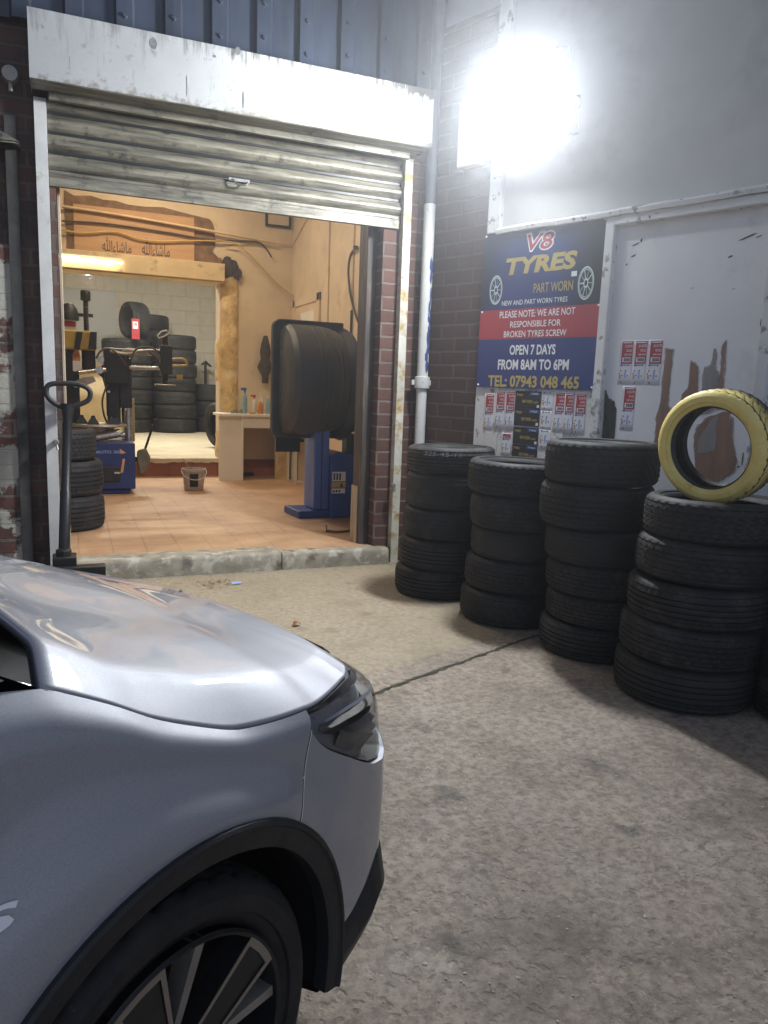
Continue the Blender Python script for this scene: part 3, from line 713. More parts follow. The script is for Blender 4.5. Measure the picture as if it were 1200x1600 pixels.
for i in range(46):                                     # flakes showing the older blue coat, on the side towards the wall
    z = rnd.choice((rnd.uniform(1.62, 1.95), rnd.uniform(1.9, 2.45))); a0 = rnd.uniform(-1.35, -.6); w = rnd.uniform(.12, .42); h = rnd.uniform(.015, .07)
    n = 7; ring = [(a0 + w * math.cos(t) * rnd.uniform(.6, 1.1), z + h * math.sin(t) * rnd.uniform(.6, 1.1)) for t in (k * 6.283 / n for k in range(n))]
    rr = .0472 + .0003 * (i % 3); b.add([(PX + rr * math.cos(a), PY + rr * math.sin(a), q) for a, q in ring] + [(PX + (rr + .0005) * math.cos(a0), PY + (rr + .0005) * math.sin(a0), z)], [(k, (k + 1) % n, n) for k in range(n)])
b.build('blue_flakes', M['blue_paint'], dpi)

# white box and floodlight high on the wall
def wthing(name, label, cat, s, y, z, group=None): return thing(name, label, cat, wpt(s, y, z), WANG, group)
t = wthing('alarm_box', 'white box on the wall just left of the glaring floodlight', 'box', .405, 0, 3.12)
b = MB().box(-.105, .105, -.09, -.005, .0, .46); b.build('box_body', M['white_plastic'], t, world=False, bevel=.012)
b = MB().box(-.095, .095, -.098, -.0905, .06, .40); b.build('box_lid', M['white_plastic'], t, world=False, bevel=.004)
fl = wthing('floodlight', 'blinding white flood lamp high on the pale side wall', 'floodlight', 1.14, -.30, 3.32)
tilt = R(18)
hd = bpy.data.objects.new('lamp_head', None); COL.objects.link(hd); hd.parent = fl; hd.rotation_euler = (tilt, 0, R(-8)); hd.scale = (1.3, 1.1, 1.25)
b = MB(); b.box(-.24, .24, -.05, .05, -.20, .20)
for k in range(9): b.box(-.20 + k * .048, -.185 + k * .048, .05, .085, -.17, .17)
b.build('housing', M['black'], hd, world=False, bevel=.006)
b = MB(); rows = []
for k in range(5):                                    # domed cover
    t_ = k / 4; w = .225 * math.cos(t_ * 1.2) ** .5; h = .185 * math.cos(t_ * 1.2) ** .5; d = -.051 - .035 * math.sin(t_ * 1.57)
    rows.append([(w * math.copysign(abs(math.cos(a)) ** .4, math.cos(a)), d, h * math.copysign(abs(math.sin(a)) ** .4, math.sin(a))) for a in (j * 6.28318 / 32 for j in range(32))])
b.loft(rows, True); b.add(rows[-1], [tuple(range(32))]); b.build('lamp_cover', M['lamp'], hd, world=False, smooth=60)
b = MB(); b.box(-.265, -.255, -.02, .02, -.05, .05); b.box(.255, .265, -.02, .02, -.05, .05); b.box(-.265, .265, .14, .155, -.04, .04); b.box(-.265, -.255, .02, .14, -.02, .02); b.box(.255, .265, .02, .14, -.02, .02); b.box(-.03, .03, .155, .31, -.03, .03); b.box(-.08, .08, .30, .317, -.08, .08); b.build('bracket', M['steel_dull'], fl, world=False)
ld = bpy.data.lights.new('flood_beam', 'AREA'); ld.shape = 'RECTANGLE'; ld.size = .30; ld.size_y = .24; ld.energy = FLOOD_W; ld.color = FLOOD_COL
lo = bpy.data.objects.new('flood_beam', ld); COL.objects.link(lo); lo.parent = hd; lo.location = (0, -.095, 0); lo.rotation_euler = (R(-90), 0, 0)
lo.rotation_euler = (R(-90), 0, 0)

# ------------------------------------------------------------------ the sign
SX0, SZ0 = .566, 1.489
sg = wthing('shop_sign', 'blue and red tyre shop sign screwed to the boards', 'sign', SX0, -.022, SZ0)
def S(s, z): return s - SX0, z - SZ0
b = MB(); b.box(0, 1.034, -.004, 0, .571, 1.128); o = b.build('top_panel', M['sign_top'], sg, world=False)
b = MB(); b.box(0, 1.034, -.0043, 0, .357, .5708); b.build('red_band', M['red'], sg, world=False)
b = MB(); b.box(0, 1.034, -.004, 0, 0, .3568); b.build('bottom_panel', M['sign_blue'], sg, world=False)


def sign_text(s, s0, s1, z0, z1, m, bold=.02, shear=0., y=-.0056, name='lettering'):
    b = MB(); a, c = S(s0, z0); d, e = S(s1, z1); text_on(b, s, a, d, c, e, y, bold, shear); return b.build(name, m, sg, world=False)


sign_text('V8', .955, 1.204, 2.447, 2.580, M['ink_white'], .06, .22, -.0052)
sign_text('V8', .966, 1.193, 2.457, 2.570, M['red'], .015, .22, -.0060)
sign_text('TYRES', .786, 1.392, 2.302, 2.423, M['ink_yellow'], .045, .15)
sign_text('PART WORN', 1.048, 1.374, 2.161, 2.228, M['ink_yellow'], .005)
sign_text('NEW AND PART WORN TYRES', .770, 1.339, 2.087, 2.122, M['ink_white'], .005)
sign_text('PLEASE NOTE: WE ARE NOT', .756, 1.407, 1.998, 2.047, M['ink_white'], .012)
sign_text('RESPONSIBLE FOR', .859, 1.298, 1.927, 1.972, M['ink_white'], .012)
sign_text('BROKEN TYRES SCREW', .805, 1.350, 1.857, 1.903, M['ink_white'], .012)
sign_text('OPEN 7 DAYS', .868, 1.271, 1.729, 1.802, M['ink_white'], .03)
sign_text('FROM 8AM TO 6PM', .767, 1.389, 1.622, 1.699, M['ink_white'], .03)
sign_text('TEL: 07943 048 465', .682, 1.481, 1.494, 1.582, M['ink_yellow'], .03)
for cx_, cz_, rx, rz_ in ((.706, 2.205, .060, .106), (1.474, 2.200, .062, .110)):
    b = MB(); a, c = S(cx_, cz_)
    for q0, q1 in ((1.0, .88), (.84, .79), (.30, .18)):
        ring = [(math.cos(t), math.sin(t)) for t in (k * 6.28318 / 40 for k in range(40))]
        b.loft([[(a + u * rx * q0, -.0056, c + v * rz_ * q0) for u, v in ring], [(a + u * rx * q1, -.0056, c + v * rz_ * q1) for u, v in ring]], True)
    for k in range(10):
        t = k * .62832; n_ = t + 1.5708; w = .045 if k % 2 else .02
        pt = lambda q, e: (a + rx * (q * math.cos(t) + e * math.cos(n_)), -.0057, c + rz_ * (q * math.sin(t) + e * math.sin(n_)))
        b.add([pt(.27, -w), pt(.27, w), pt(.80, w * .8), pt(.80, -w * .8)], [(0, 1, 2, 3)])
    b.build('wheel_picture', pm('sign pale green', (.52, .62, .60), .5, var=.05, bmp=0), sg, world=False)
b = MB(); a, c = S(1.354, 2.252); b.box(a, a + .044, -.0056, -.0044, c, c + .034); b.build('sticker', M['paper'], sg, world=False)
b = MB()
for s, z in ((.585, 2.60), (1.583, 2.60), (.582, 2.05), (1.585, 2.05), (.584, 1.506), (1.583, 1.506)):
    a, c = S(s, z); b.lathe([(0, -.011), (.006, -.010), (.009, -.006), (.009, -.004)], 10, (a, 0, c), 'y')
b.build('screw_cap', M['ink_white'], sg, world=False, smooth=50)


# ------------------------------------------------------------------ stuck-up labels
def tyre_label(s0, z0, w, h, y, label, red_h, group, lines=('215/70', 'R15C', '109/107R'), twist=0):
    t = wthing('tyre_label', label, 'label', s0, y, z0, group); t.rotation_euler = (0, R(twist), WANG); t.scale = (1, .35, 1)
    rows = [[(w * i / 6, -.0012 - .002 * math.sin(i * 1.3 + j) ** 2, h * j / 6) for i in range(7)] for j in range(7)]
    MB().loft(rows).build('paper', M['paper'], t, world=False, smooth=60, solid=.0006)
    r0 = h - red_h
    if red_h > 0:
        b = MB(); b.box(w * .14, w * .97, -.0056, -.0048, r0, h - .008); b.build('red_panel', M['red'], t, world=False)
        b = MB(); b.box(w * .24, w * .86, -.0064, -.0058, r0 + red_h * .07, r0 + red_h * .27); b.build('barcode_box', M['paper'], t, world=False)
        b = MB(); x = w * .34
        for k in range(11):
            q = w * (.015 + .018 * ((k * 5) % 3)); b.box(x, x + q, -.0068, -.0066, r0 + red_h * .10, r0 + red_h * .24); x += q + w * .012
        b.build('barcode', M['ink_black'], t, world=False)
        b = MB(); zz = r0 + red_h * .80
        for k, l in enumerate(lines):
            hh = red_h * (.11 if k < 2 else .08); x0 = w * (.36 if k != 1 else .52); text_on(b, l, x0, w * .93, zz - hh, zz, -.0066, .012); zz -= red_h * .185
        b.box(w * .2, w * .88, -.0066, -.0060, r0 + red_h * .87, r0 + red_h * .91); b.build('lettering', M['ink_white'], t, world=False)
        b = MB(); text_on(b, 'TYRE', w * .02, w * .05, h - red_h * .9, h - red_h * .2, -.0058, 0); b.build('edge_print', M['red'], t, world=False)
    if r0 > .03:
        b = MB(); b.box(w * .12, w * .30, -.0058, -.0048, r0 * .90, r0 * .97); b.box(w * .34, w * .66, -.0058, -.0048, r0 * .92, r0 * .95); b.box(w * .70, w * .80, -.0058, -.0048, r0 * .90, r0 * .97); b.build('header', M['ink_blue'], t, world=False)
        b = MB(); b.box(w * .08, w * .22, -.0058, -.0048, r0 * .28, r0 * .46); b.build('rating_bar', M['ink_orange'], t, world=False)
        b = MB(); b.box(w * .46, w * .60, -.0058, -.0048, r0 * .30, r0 * .64); b.build('rating_bar', M['ink_pale'], t, world=False)
        b = MB()
        for u, v in ((.18, .66), (.56, .68), (.32, .44), (.72, .42), (.27, .10), (.10, .52)):
            b.lathe([(0, -.0060), (w * .05, -.0058)], 8, (w * u, 0, r0 * v), 'y')
        b.build('rating_icon', M['ink_black'], t, world=False)
    return t


GD = 'price labels pasted on the boarded door'
yd = .008
tyre_label(1.752, 1.535, .094, .285, yd, 'red and white tyre label on the door, leftmost of the upper row of three', .152, GD)
tyre_label(1.850, 1.535, .094, .285, yd, 'red and white tyre label on the door, middle of the upper row of three', .152, GD)
tyre_label(1.950, 1.535, .098, .285, yd, 'red and white tyre label nearest the long bare wood strip', .152, GD)
tyre_label(1.797, 1.235, .094, .290, yd, 'red and white tyre label pasted alone below the row of three', .150, GD)
GB = 'labels pasted on the boards under the shop sign'
yb_ = -.016
tyre_label(.648, 1.165, .092, .282, yb_, 'leftmost red tyre label under the sign, hung lower than its neighbours', .150, GB, twist=1)
tyre_label(.757, 1.180, .088, .286, yb_, 'second red tyre label from the brick under the sign', .146, GB)
tyre_label(.852, 1.178, .090, .288, yb_, 'red tyre label touching the left edge of the black adverts', .148, GB, twist=-1)
tyre_label(1.282, 1.190, .088, .284, yb_, 'red tyre label next to the pale label column right of the black adverts', .142, GB, twist=1)
tyre_label(1.371, 1.188, .076, .286, yb_ - .003, 'red tyre label squeezed between two others, above the big black tyres', .142, GB)
tyre_label(1.452, 1.186, .092, .284, yb_, 'rightmost red tyre label under the sign, beside chipped boards', .142, GB)
for z0, h, lab in ((1.340, .130, 'white rating label, topmost of the column right of the black adverts'), (1.205, .130, 'white rating label in the middle of the column right of the adverts'), (1.065, .135, 'white rating label, lowest of the column right of the adverts')):
    tyre_label(1.178, z0, .094, h, yb_, lab, 0, GB)
tyre_label(.836, .985, .088, .170, yb_, 'small grey and red label left of the lower black advert', .040, GB, lines=())
for i, (z0, h, lab) in enumerate(((1.345, .125, 'black advert strip with gold print, top of the stack under the sign'), (1.216, .127, 'black advert strip with gold print, second from top under the sign'), (1.082, .124, 'black and blue advert strip, third down under the sign'), (.960, .118, 'black and blue advert strip, lowest one just above the tyres'))):
    t = wthing('advert_strip', lab, 'poster', .943, yb_, z0, 'black adverts pasted under the sign')
    MB().box(0, .225, -.0030, 0, 0, h).build('card', M['ink_black'], t, world=False)
    b = MB(); b.box(.13, .220, -.0042, -.0032, h * .76, h * .95); b.build('blue_flash', M['ink_blue'], t, world=False)
    for q in (('TYRES', .012, .07, h * .70, h * .84), ('PART WORN', .065, .155, h * .30, h * .50), ('215/70', .162, .205, h * .30, h * .42)):
        b = MB(); text_on(b, *q, -.0045, .02, .2); b.build('gold_lettering', M['ink_yellow'], t, world=False)
    b = MB(); text_on(b, 'TYRES', .145, .205, h * .80, h * .90, -.0052, .01, .2); b.box(.197, .217, -.0042, -.0032, h * .06, h * .22); b.build('white_print', M['ink_white'], t, world=False)

# ------------------------------------------------------------------ tyres
def tyre_mesh(name, Rr, W, rin, tread='block', seg=216, m='rubber'):
    """tyre lying flat, axis z, base at z = 0"""
    prof = [(rin + .004, .30 * W, 0), (rin - .004, .16 * W, 0), (rin + .004, .09 * W, 0), (rin + .02, .055 * W, 0)]
    sw = Rr - rin
    prof += [(rin + .30 * sw, .048 * W, 0), (rin + .325 * sw, .018 * W, 0), (rin + .55 * sw, .0, 0), (rin + .66 * sw, .004 * W, 0), (rin + .68 * sw, .012 * W, 0), (rin + .80 * sw, .035 * W, 0), (rin + .90 * sw, .085 * W, 0), (rin + .955 * sw, .125 * W, 1), (Rr - .008, .16 * W, 1), (Rr - .003, .20 * W, 1)]
    gd = {'rib': .009, 'vee': .004, 'slant': .005, 'block': .007, 'worn': .0015}[tread]
    for g_ in (.30, .43, .57, .70):
        a = g_ - .022; c = g_ + .022
        prof += [(Rr - .0015 + .001, (a - .045) * W, 1), (Rr, a * W, 1), (Rr - gd, (a + .008) * W, 0), (Rr - gd, (c - .008) * W, 0), (Rr, c * W, 1)]
    top = [(r, W - h, k) for r, h, k in reversed(prof[:14])]
    prof = prof + top
    prof += [(Rr - .022, .84 * W, 0), (Rr - .018, .5 * W, 0), (Rr - .022, .16 * W, 0)]     # carcass inside
    n = len(prof); vs = []; tmid = n // 2
    for j, (r, h, k) in enumerate(prof):
        for i in range(seg):
            rr = r
            u = h / W
            if k and tread != 'worn':
                if tread == 'rib': cut = (i % 4 == 0) and (u < .24 or u > .76); dep = .005
                elif tread == 'vee': cut = ((i + int(abs(u - .5) * 46)) % 6) == 0; dep = .006
                elif tread == 'slant': cut = ((i + int(u * 22)) % 6) == 0; dep = .006
                else: cut = ((i + int(u * 8) * 2) % 5) == 0; dep = .006
                if cut: rr -= dep
            a = 2 * math.pi * i / seg; vs.append((rr * math.cos(a), rr * math.sin(a), h))
    fs = [(j * seg + i, j * seg + (i + 1) % seg, ((j + 1) % n) * seg + (i + 1) % seg, ((j + 1) % n) * seg + i) for j in range(n) for i in range(seg)]
    me = bpy.data.meshes.new(name); me.from_pydata(vs, [], fs); me.materials.append(M[m])
    me.polygons.foreach_set('use_smooth', [True] * len(fs)); me.set_sharp_from_angle(angle=R(38)); return me


TM = {}
def tyre(label, loc, Rr, W, tread, group, rot=None, rin=None, m='rubber'):
    rin = rin or round(Rr * .69, 3)
    key = (round(Rr, 3), round(W, 3), tread, m, rin)
    if key not in TM: TM[key] = tyre_mesh('tyre', Rr, W, rin, tread, m=m)
    o = bpy.data.objects.new('tyre', TM[key]); COL.objects.link(o); o.location = loc
    o.rotation_euler = rot or (0, 0, random.uniform(0, 6.28)); return tag(o, label, 'tyre', group)


STACKS = {
 'in the stack beside the white drainpipe': (.32, [(-.07, -.937, 0, .207, 'rib'), (-.039, -.950, .207, .214, 'rib'), (-.025, -.956, .421, .213, 'vee'), (-.017, -.959, .634, .248, 'worn'), (-.021, -.957, .882, .185, 'rib')]),
 'in the stack below the black adverts': (.32, [(.104, -1.637, 0, .211, 'vee'), (.125, -1.646, .211, .207, 'block'), (.148, -1.655, .418, .193, 'worn'), (.138, -1.651, .611, .212, 'slant'), (.113, -1.641, .823, .210, 'block')]),
 'in the tallest outdoor stack by the door': (.32, [(.267, -2.309, 0, .193, 'rib'), (.301, -2.323, .193, .166, 'block'), (.289, -2.318, .359, .178, 'block'), (.266, -2.309, .537, .201, 'worn'), (.221, -2.290, .738, .236, 'block'), (.231, -2.294, .974, .235, 'slant')]),
 'in the stack under the yellow tyre': (.33, [(.286, -2.989, 0, .209, 'rib'), (.295, -2.993, .209, .194, 'block'), (.318, -3.003, .403, .199, 'rib'), (.334, -3.009, .602, .196, 'slant'), (.356, -3.019, .798, .198, 'vee')]),
 'in the stack at the right photo edge': (.32, [(.704, -3.459, 0, .195, 'rib'), (.709, -3.461, .195, .195, 'vee'), (.750, -3.470, .390, .200, 'block'), (.735, -3.459, .590, .20, 'rib'), (.715, -3.452, .790, .20, 'slant')])}
WORDS = {5: ('bottom', 'second from bottom', 'middle', 'second from top', 'top'), 6: ('bottom', 'second from bottom', 'third from bottom', 'third from top', 'second from top', 'top'),
         3: ('bottom', 'middle', 'top'), 8: ('bottom', 'second from bottom', 'third from bottom', 'fourth from bottom', 'fourth from top', 'third from top', 'second from top', 'top')}
LOOK = {'rib': 'ribbed black tyre', 'vee': 'arrow treaded black tyre', 'worn': 'smooth worn black tyre', 'block': 'block treaded black tyre', 'slant': 'diagonal treaded black tyre'}
rnd = random.Random(3)
for place, (Rr, items) in STACKS.items():
    for i, (x, y, z, h, tr) in enumerate(items):
        rr = Rr + rnd.choice((-.006, 0, .004)); rot = (R(rnd.uniform(-.9, .9)), R(rnd.uniform(-.9, .9)), rnd.uniform(0, 6.28))
        tyre('%s, %s %s' % (LOOK[tr], WORDS[len(items)][i], place), (x, y, z + .002), rr, h - .003, tr, 'used tyres stacked along the side wall', rot)
# chalk size written round the top tyre by the drainpipe
top = STACKS['in the stack beside the white drainpipe'][1][-1]
vs, fs = text_geo('225-45-13', .0, .1)
ca = math.atan2(CAM.y - top[1], CAM.x - top[0]); mb = MB()
mb.add([(top[0] + .3215 * math.cos(ca - .62 + u * .85), top[1] + .3215 * math.sin(ca - .62 + u * .85), 1.012 + v * .028) for u, v in vs], fs)
tag(mb.build('chalk_marking', pm('chalk', (.40, .40, .39), .9)), 'chalked tyre size on the top tyre beside the drainpipe', 'marking')
# the yellow tyre standing on the fourth stack
az, ti = .296, .094
n = Vector((math.cos(ti) * math.cos(az), math.cos(ti) * math.sin(az), math.sin(ti)))
C0 = CAM + Vector((.686 - CAM.x, -2.604 - CAM.y, 1.191 - 1.45)) * .86
o = tyre('yellow painted tyre standing upright on a stack of black tyres', C0, .272, .185, 'slant', None, rin=.192, m='tyre_yellow')
o.rotation_euler = n.to_track_quat('Z', 'Y').to_euler()

# ------------------------------------------------------------------ inside: lights
def area(name, loc, rot, sx, sy, w, col, parent):
    l = bpy.data.lights.new(name, 'AREA'); l.shape = 'RECTANGLE'; l.size = sx; l.size_y = sy; l.energy = w; l.color = col
    q = bpy.data.objects.new(name, l); COL.objects.link(q); q.parent = parent; q.location = loc; q.rotation_euler = rot; return q


def batten(label, x, y, z, L_, w, col, group):
    t = thing('batten_light', label, 'lamp', (x, y, z), 0, group)
    b = MB(); b.box(x - L_ / 2, x + L_ / 2, y - .045, y + .045, z + .03, z + .08); b.build('casing', M['white_plastic'], t)
    b = MB(); b.tube([(x - L_ / 2, y, z), (x + L_ / 2, y, z)], .018, 10); b.build('tube', M['tube'], t)
    area('tube_glow', (0, 0, -.03), (0, 0, 0), L_, .08, w, col, t); return t


batten('warm batten light under the workshop ceiling, nearest the shutter', -1.5, 1.7, 4.25, 1.5, ROOM_W, WARM, 'batten lights inside')
batten('warm batten light under the workshop ceiling, nearest the beam', -1.5, 3.9, 4.25, 1.5, ROOM_W * .8, WARM, 'batten lights inside')
batten('batten light on the ceiling of the back store', -1.2, 7.6, 4.2, 1.6, BACK_W, NEUTRAL, 'batten lights inside')
pb = at(100, 399, 4.82); pe = at(192, 411, 4.82)
t = thing('strip_light', 'thin glowing light strip along the cream beam', 'lamp', pb)
b = MB(); b.tube([pb - Vector((.5, 0, 0)), pe], .013, 8); b.build('tube', M['tube'], t)
b = MB(); q = at(100, 400, 4.85); b.box(pb.x - .5, pe.x, 4.80, 4.838, pb.z + .016, pb.z + .03); b.build('casing', M['white_plastic'], t)
area('strip_glow', ((pe.x - pb.x - .5) / 2, -.02, -.03), (R(15), 0, 0), 1.1, .03, 3, WARM, t)
p = at(137, 424, 5.6)
t = thing('bulb', 'bare white bulb shining under the beam', 'lamp', p)
b = MB(); b.lathe([(.0, -.05), (.03, -.045), (.045, -.015), (.04, .02), (.02, .05), (.018, .06)], 16, p); b.build('globe', M['bulb'], t, smooth=60)
b = MB(); b.tube([p + Vector((0, 0, .06)), p + Vector((0, 0, .12))], .02, 8); b.tube([p + Vector((0, 0, .12)), (p.x, p.y, 4.4)], .004, 6); b.build('flex', M['cable_dark'], t)
pl = bpy.data.lights.new('bulb_glow', 'POINT'); pl.energy = 18; pl.shadow_soft_size = .05; pl.color = (1, .93, .8); q = bpy.data.objects.new('bulb_glow', pl); COL.objects.link(q); q.parent = t; q.location = (0, -.09, -.03)

# ------------------------------------------------------------------ inside: back wall fittings
a = at(114, 314, 4.98); c = at(303, 408, 4.98)
t = thing('plywood_board', 'brown plywood board lettered in arabic above the inner opening', 'board', ((a.x + c.x) / 2, 4.98, 3.04))
MB().box(-2.438, -.946, 4.972, 4.9845, 3.035, 3.60).build('board', M['ply'], t, bevel=.002)
AR = '\uFDF2\uFE80\uFE8E\uFEB7\uFE8E\uFEE3'
for x0, x1, y0, y1 in ((160, 205, 376, 393), (222, 265, 379, 399)):
    p0 = at(x0, y1, 4.97); p1 = at(x1, y0, 4.97); b = MB(); text_on(b, AR, p0.x, p1.x, p0.z, p1.z + .03, 4.9705, .004); b.build('arabic_lettering', M['ink_black'], t)
p0 = at(415, 330, 4.98); p1 = at(458, 358, 4.98)
t = thing('picture_frame', 'small dark framed picture high on the plaster wall', 'picture', (p0.x, 4.98, p1.z))
b = MB(); z1 = p1.z + .32; w = .03; b.box(p0.x, p0.x + .36, 4.965, 4.998, p1.z, p1.z + w); b.box(p0.x, p0.x + .36, 4.965, 4.998, z1 - w, z1); b.box(p0.x, p0.x + w, 4.965, 4.998, p1.z + w, z1 - w); b.box(p0.x + .36 - w, p0.x + .36, 4.965, 4.998, p1.z + w, z1 - w); b.build('frame', M['black'], t)
MB().box(p0.x + w, p0.x + .36 - w, 4.975, 4.998, p1.z + w, z1 - w).build('print', M['plaster'], t)


def cable(label, pts, r, m, y, cat='cable'):
    b = MB(); b.tube(smooth_path([at(px, py, y + (q[0] if q else 0)) for px, py, *q in pts], 8), r, 8)
    return tag(b.build('cable', M[m], smooth=60), label, cat, 'cables strung on the workshop wall')


cable('pale straight conduit, topmost of the wall cables', [(96, 322), (200, 338), (330, 361), (395, 373), (430, 380)], .017, 'cable_cream', 4.93)
cable('dark cable looped down to a hanging end', [(96, 345), (170, 350), (260, 363), (330, 375), (395, 377), (412, 384), (421, 396), (424, 402)], .011, 'cable_dark', 4.945)
cable('thin yellow hose sagging below the conduit', [(96, 359), (130, 364), (180, 362), (215, 373), (250, 377), (300, 376), (350, 377)], .011, 'cable_yellow', 4.94)
cable('yellow hose swooping from the wall to the door', [(350, 377), (372, 382), (400, 408), (430, 440), (455, 460), (480, 472)], .009, 'cable_yellow', 4.90)
b = MB(); b.tube(smooth_path([at(430, 380, 4.96), at(458, 379, 4.9), (.40, 4.3, 3.60), (.40, 3.2, 3.85)], 8), .008, 6); tag(b.build('cable', M['cable_cream']), 'thin pale cable sagging across the workshop corner', 'cable', 'cables strung on the workshop wall')
b = MB(); b.tube(smooth_path([(.405, 2.30, 2.96), (.385, 2.45, 2.90), (.38, 2.50, 2.72), (.38, 2.40, 2.45), (.385, 2.2, 2.2), (.39, 2.05, 2.08)], 8), .013, 8); b.lathe([(0, 0), (.03, 0), (.03, .03), (0, .03)], 8, (.385, 2.30, 2.94))
tag(b.build('air_hose', M['cable_dark']), 'dark air hose looped on the right workshop wall', 'hose')
b = MB(); b.tube([(.40, 2.42, 2.3), (.40, 2.42, 1.2)], .012, 6); tag(b.build('wall_pipe', M['cable_dark']), 'thin upright pipe behind the black wheel guard', 'pipe')
a = at(409, 545, 4.97); b = MB(); rnd = random.Random(2); rows = []
for i in range(7):
    z = a.z + .18 - i * .11; w = (.02, .05, .075, .06, .085, .05, .04)[i] * rnd.uniform(.8, 1.2)
    rows.append([(a.x + .04 + w * math.cos(t) * (1 + .2 * rnd.random()), 4.95 - .03 + .035 * math.sin(t), z) for t in (k * .7854 for k in range(8))])
b.loft(rows, True); tag(b.build('rag', pm('dark rag', (.06, .05, .045), .95, vs=20, var=.5)), 'dark rag hanging on the plaster left of the guard', 'rag')

# ------------------------------------------------------------------ wheel balancer
wb = thing('wheel_balancer', 'blue wheel balancer with big black ribbed wheel guard', 'wheel balancer', (-.05, 1.55, FZ))
def bp(px, py, y): return at(px, py, y)
# body: side panel facing the yard
side = [wp(x, y, 1.40) for x, y in ((518, 711), (530, 706), (551, 711), (567, 745), (564, 807), (516, 811))]
sx = [p[0] for p in side]
b = MB().prism(side, 1.40, 1.82); b.build('body', M['blue_machine'], wb, bevel=.012)
c0 = wp(518, 690, 1.40); c1 = wp(516, 797, 1.40)
b = MB(); b.box(c1[0] - .16, c1[0] - .004, 1.46, 1.80, c1[1] + .0, 1.02); b.build('column', pm('brushed blue steel', (.10, .18, .52), .4, metal=.3, var=.15, vs=3, stretch=(8, 8, .6)), wb, bevel=.006)
b = MB(); b.box(c1[0] - .086, c1[0] - .080, 1.452, 1.462, c1[1], 1.0); b.build('column_seam', M['black'], wb)
f0 = flat(466.7, 800, .20); f1 = flat(443.6, 790, .20); f2 = flat(516, 797, .20)
b = MB().prism([(f0.x, f0.y), (f2.x, f0.y), (f2.x, f0.y + .42), (f1.x, f1.y)], FZ + .002, .205, 'xy'); b.build('foot', M['blue_machine'], wb, bevel=.01)
b = MB(); b.lathe([(0, .222), (.02, .222), (.024, .206)], 12, (f0.x + .22, f0.y + .12, 0)); b.lathe([(0, .222), (.02, .222), (.024, .206)], 12, (f0.x + .20, f0.y + .27, 0)); b.build('foot_bolt', M['black'], wb)
for (x0, y0, x1, y1, m) in ((519, 737, 540, 752, 'paper'), (518, 753, 540, 762, 'ink_yellow'), (518, 763, 539, 771, 'paper')):
    p0 = wp(x0, y1, 1.40); p1 = wp(x1, y0, 1.40); MB().box(p0[0], p1[0], 1.3955, 1.399, p0[1], p1[1]).build('warning_label', M[m], wb)
    if m != 'ink_yellow':
        b = MB()
        for k in range(3): b.box(p0[0] + .012 + .03 * k, p0[0] + .03 + .03 * k, 1.3945, 1.3953, p0[1] + .012, p1[1] - .014)
        b.build('label_print', M['ink_black'], wb)
    else:
        b = MB(); xm = (p0[0] + p1[0]) / 2 + .03; b.prism([(xm - .02, p0[1] + .006), (xm + .02, p0[1] + .006), (xm, p1[1] - .004)], 1.3945, 1.3953); b.build('label_print', M['ink_black'], wb)
# dark head box and tray behind the guard
h0 = wp(530, 745, 1.5); h1 = wp(571, 636, 1.5)
b = MB(); b.box(h0[0] - .02, h1[0] + .12, 1.5, 2.0, 1.0, h1[1]); b.build('head', M['black'], wb, bevel=.015)
b = MB(); b.box(h0[0] + .05, h1[0] + .02, 1.44, 1.60, .60, .98); b.build('head', M['black'], wb, bevel=.015)
b = MB(); b.tube([(c1[0] - .06, 1.62, 1.02), (c1[0] - .06, 1.62, .90)], .09, 16); b.build('pivot', M['black'], wb, smooth=40)
# guard: half drum with raised ribs, axis x
gx0, gx1 = wp(425, 600, 1.62)[0], wp(530, 600, 1.62)[0]
gz = 1.50; gy = 1.66; L_ = gx1 - gx0
prof = [(.0, .012), (.10, .012), (.18, .010), (.19, .020), (.20, .010), (.27, .008), (.28, .018), (.29, .008), (.36, .012), (.43, .030), (.475, .065), (.495, .12), (.50, .30)]
prof = [(r * 1.09, gx0 + .06 + d * L_) for r, d in prof if d < .2]
base = 1.09 * .50
for k in range(1, 150):
    d = .13 + .87 * k / 150; r = base * (1 - .20 * max(0, (d - .42) / .58) ** 2.4)
    for g_ in (.40, .47, .54, .61, .68, .75):
        if abs(d - g_) < .009: r -= .007
    prof.append((r, gx0 + .06 + d * L_))
prof.append((0, gx0 + .06 + L_))
b = MB().lathe(prof, 48, (0, gy, gz), 'x', math.pi * .5 + .02, math.pi * 1.5 - .02)
b.build('wheel_guard', M['guard'], wb, smooth=30)
poly = []
zx0, zx1, zb_, zt_ = gx0, gx1 + .03, gz - .575, gz + .585
for (cx_, cz_, a0) in ((zx0 + .08, zt_ - .08, 90), (zx0 + .08, zb_ + .08, 180)):
    for k in range(7): a = R(a0 + k * 15); poly.append((cx_ + .08 * math.cos(a), cz_ + .08 * math.sin(a)))
poly += [(zx1, zb_), (zx1, zt_)]
b = MB().prism(poly, gy - .05, gy + .03); b.build('guard_flange', M['guard'], wb, bevel=.012)
b = MB(); b.lathe([(0, gx1 - .06), (.47, gx1 - .06), (.545, gx1 - .03), (.57, gx1 + .04), (.54, gx1 + .09), (0, gx1 + .09)], 56, (0, gy + .05, gz - .03), 'x'); b.build('guard_disc', M['black_plastic'], wb, smooth=35)
b = MB(); b.tube([(gx0 + .05, gy + .02, zb_ + .01), (gx0 + .35, gy + .02, zb_ - .03)], .02, 8); b.box(gx0 + .05, gx0 + .30, gy - .03, gy + .03, zb_ - .14, zb_ + .0); b.build('guard_arm', M['black'], wb)
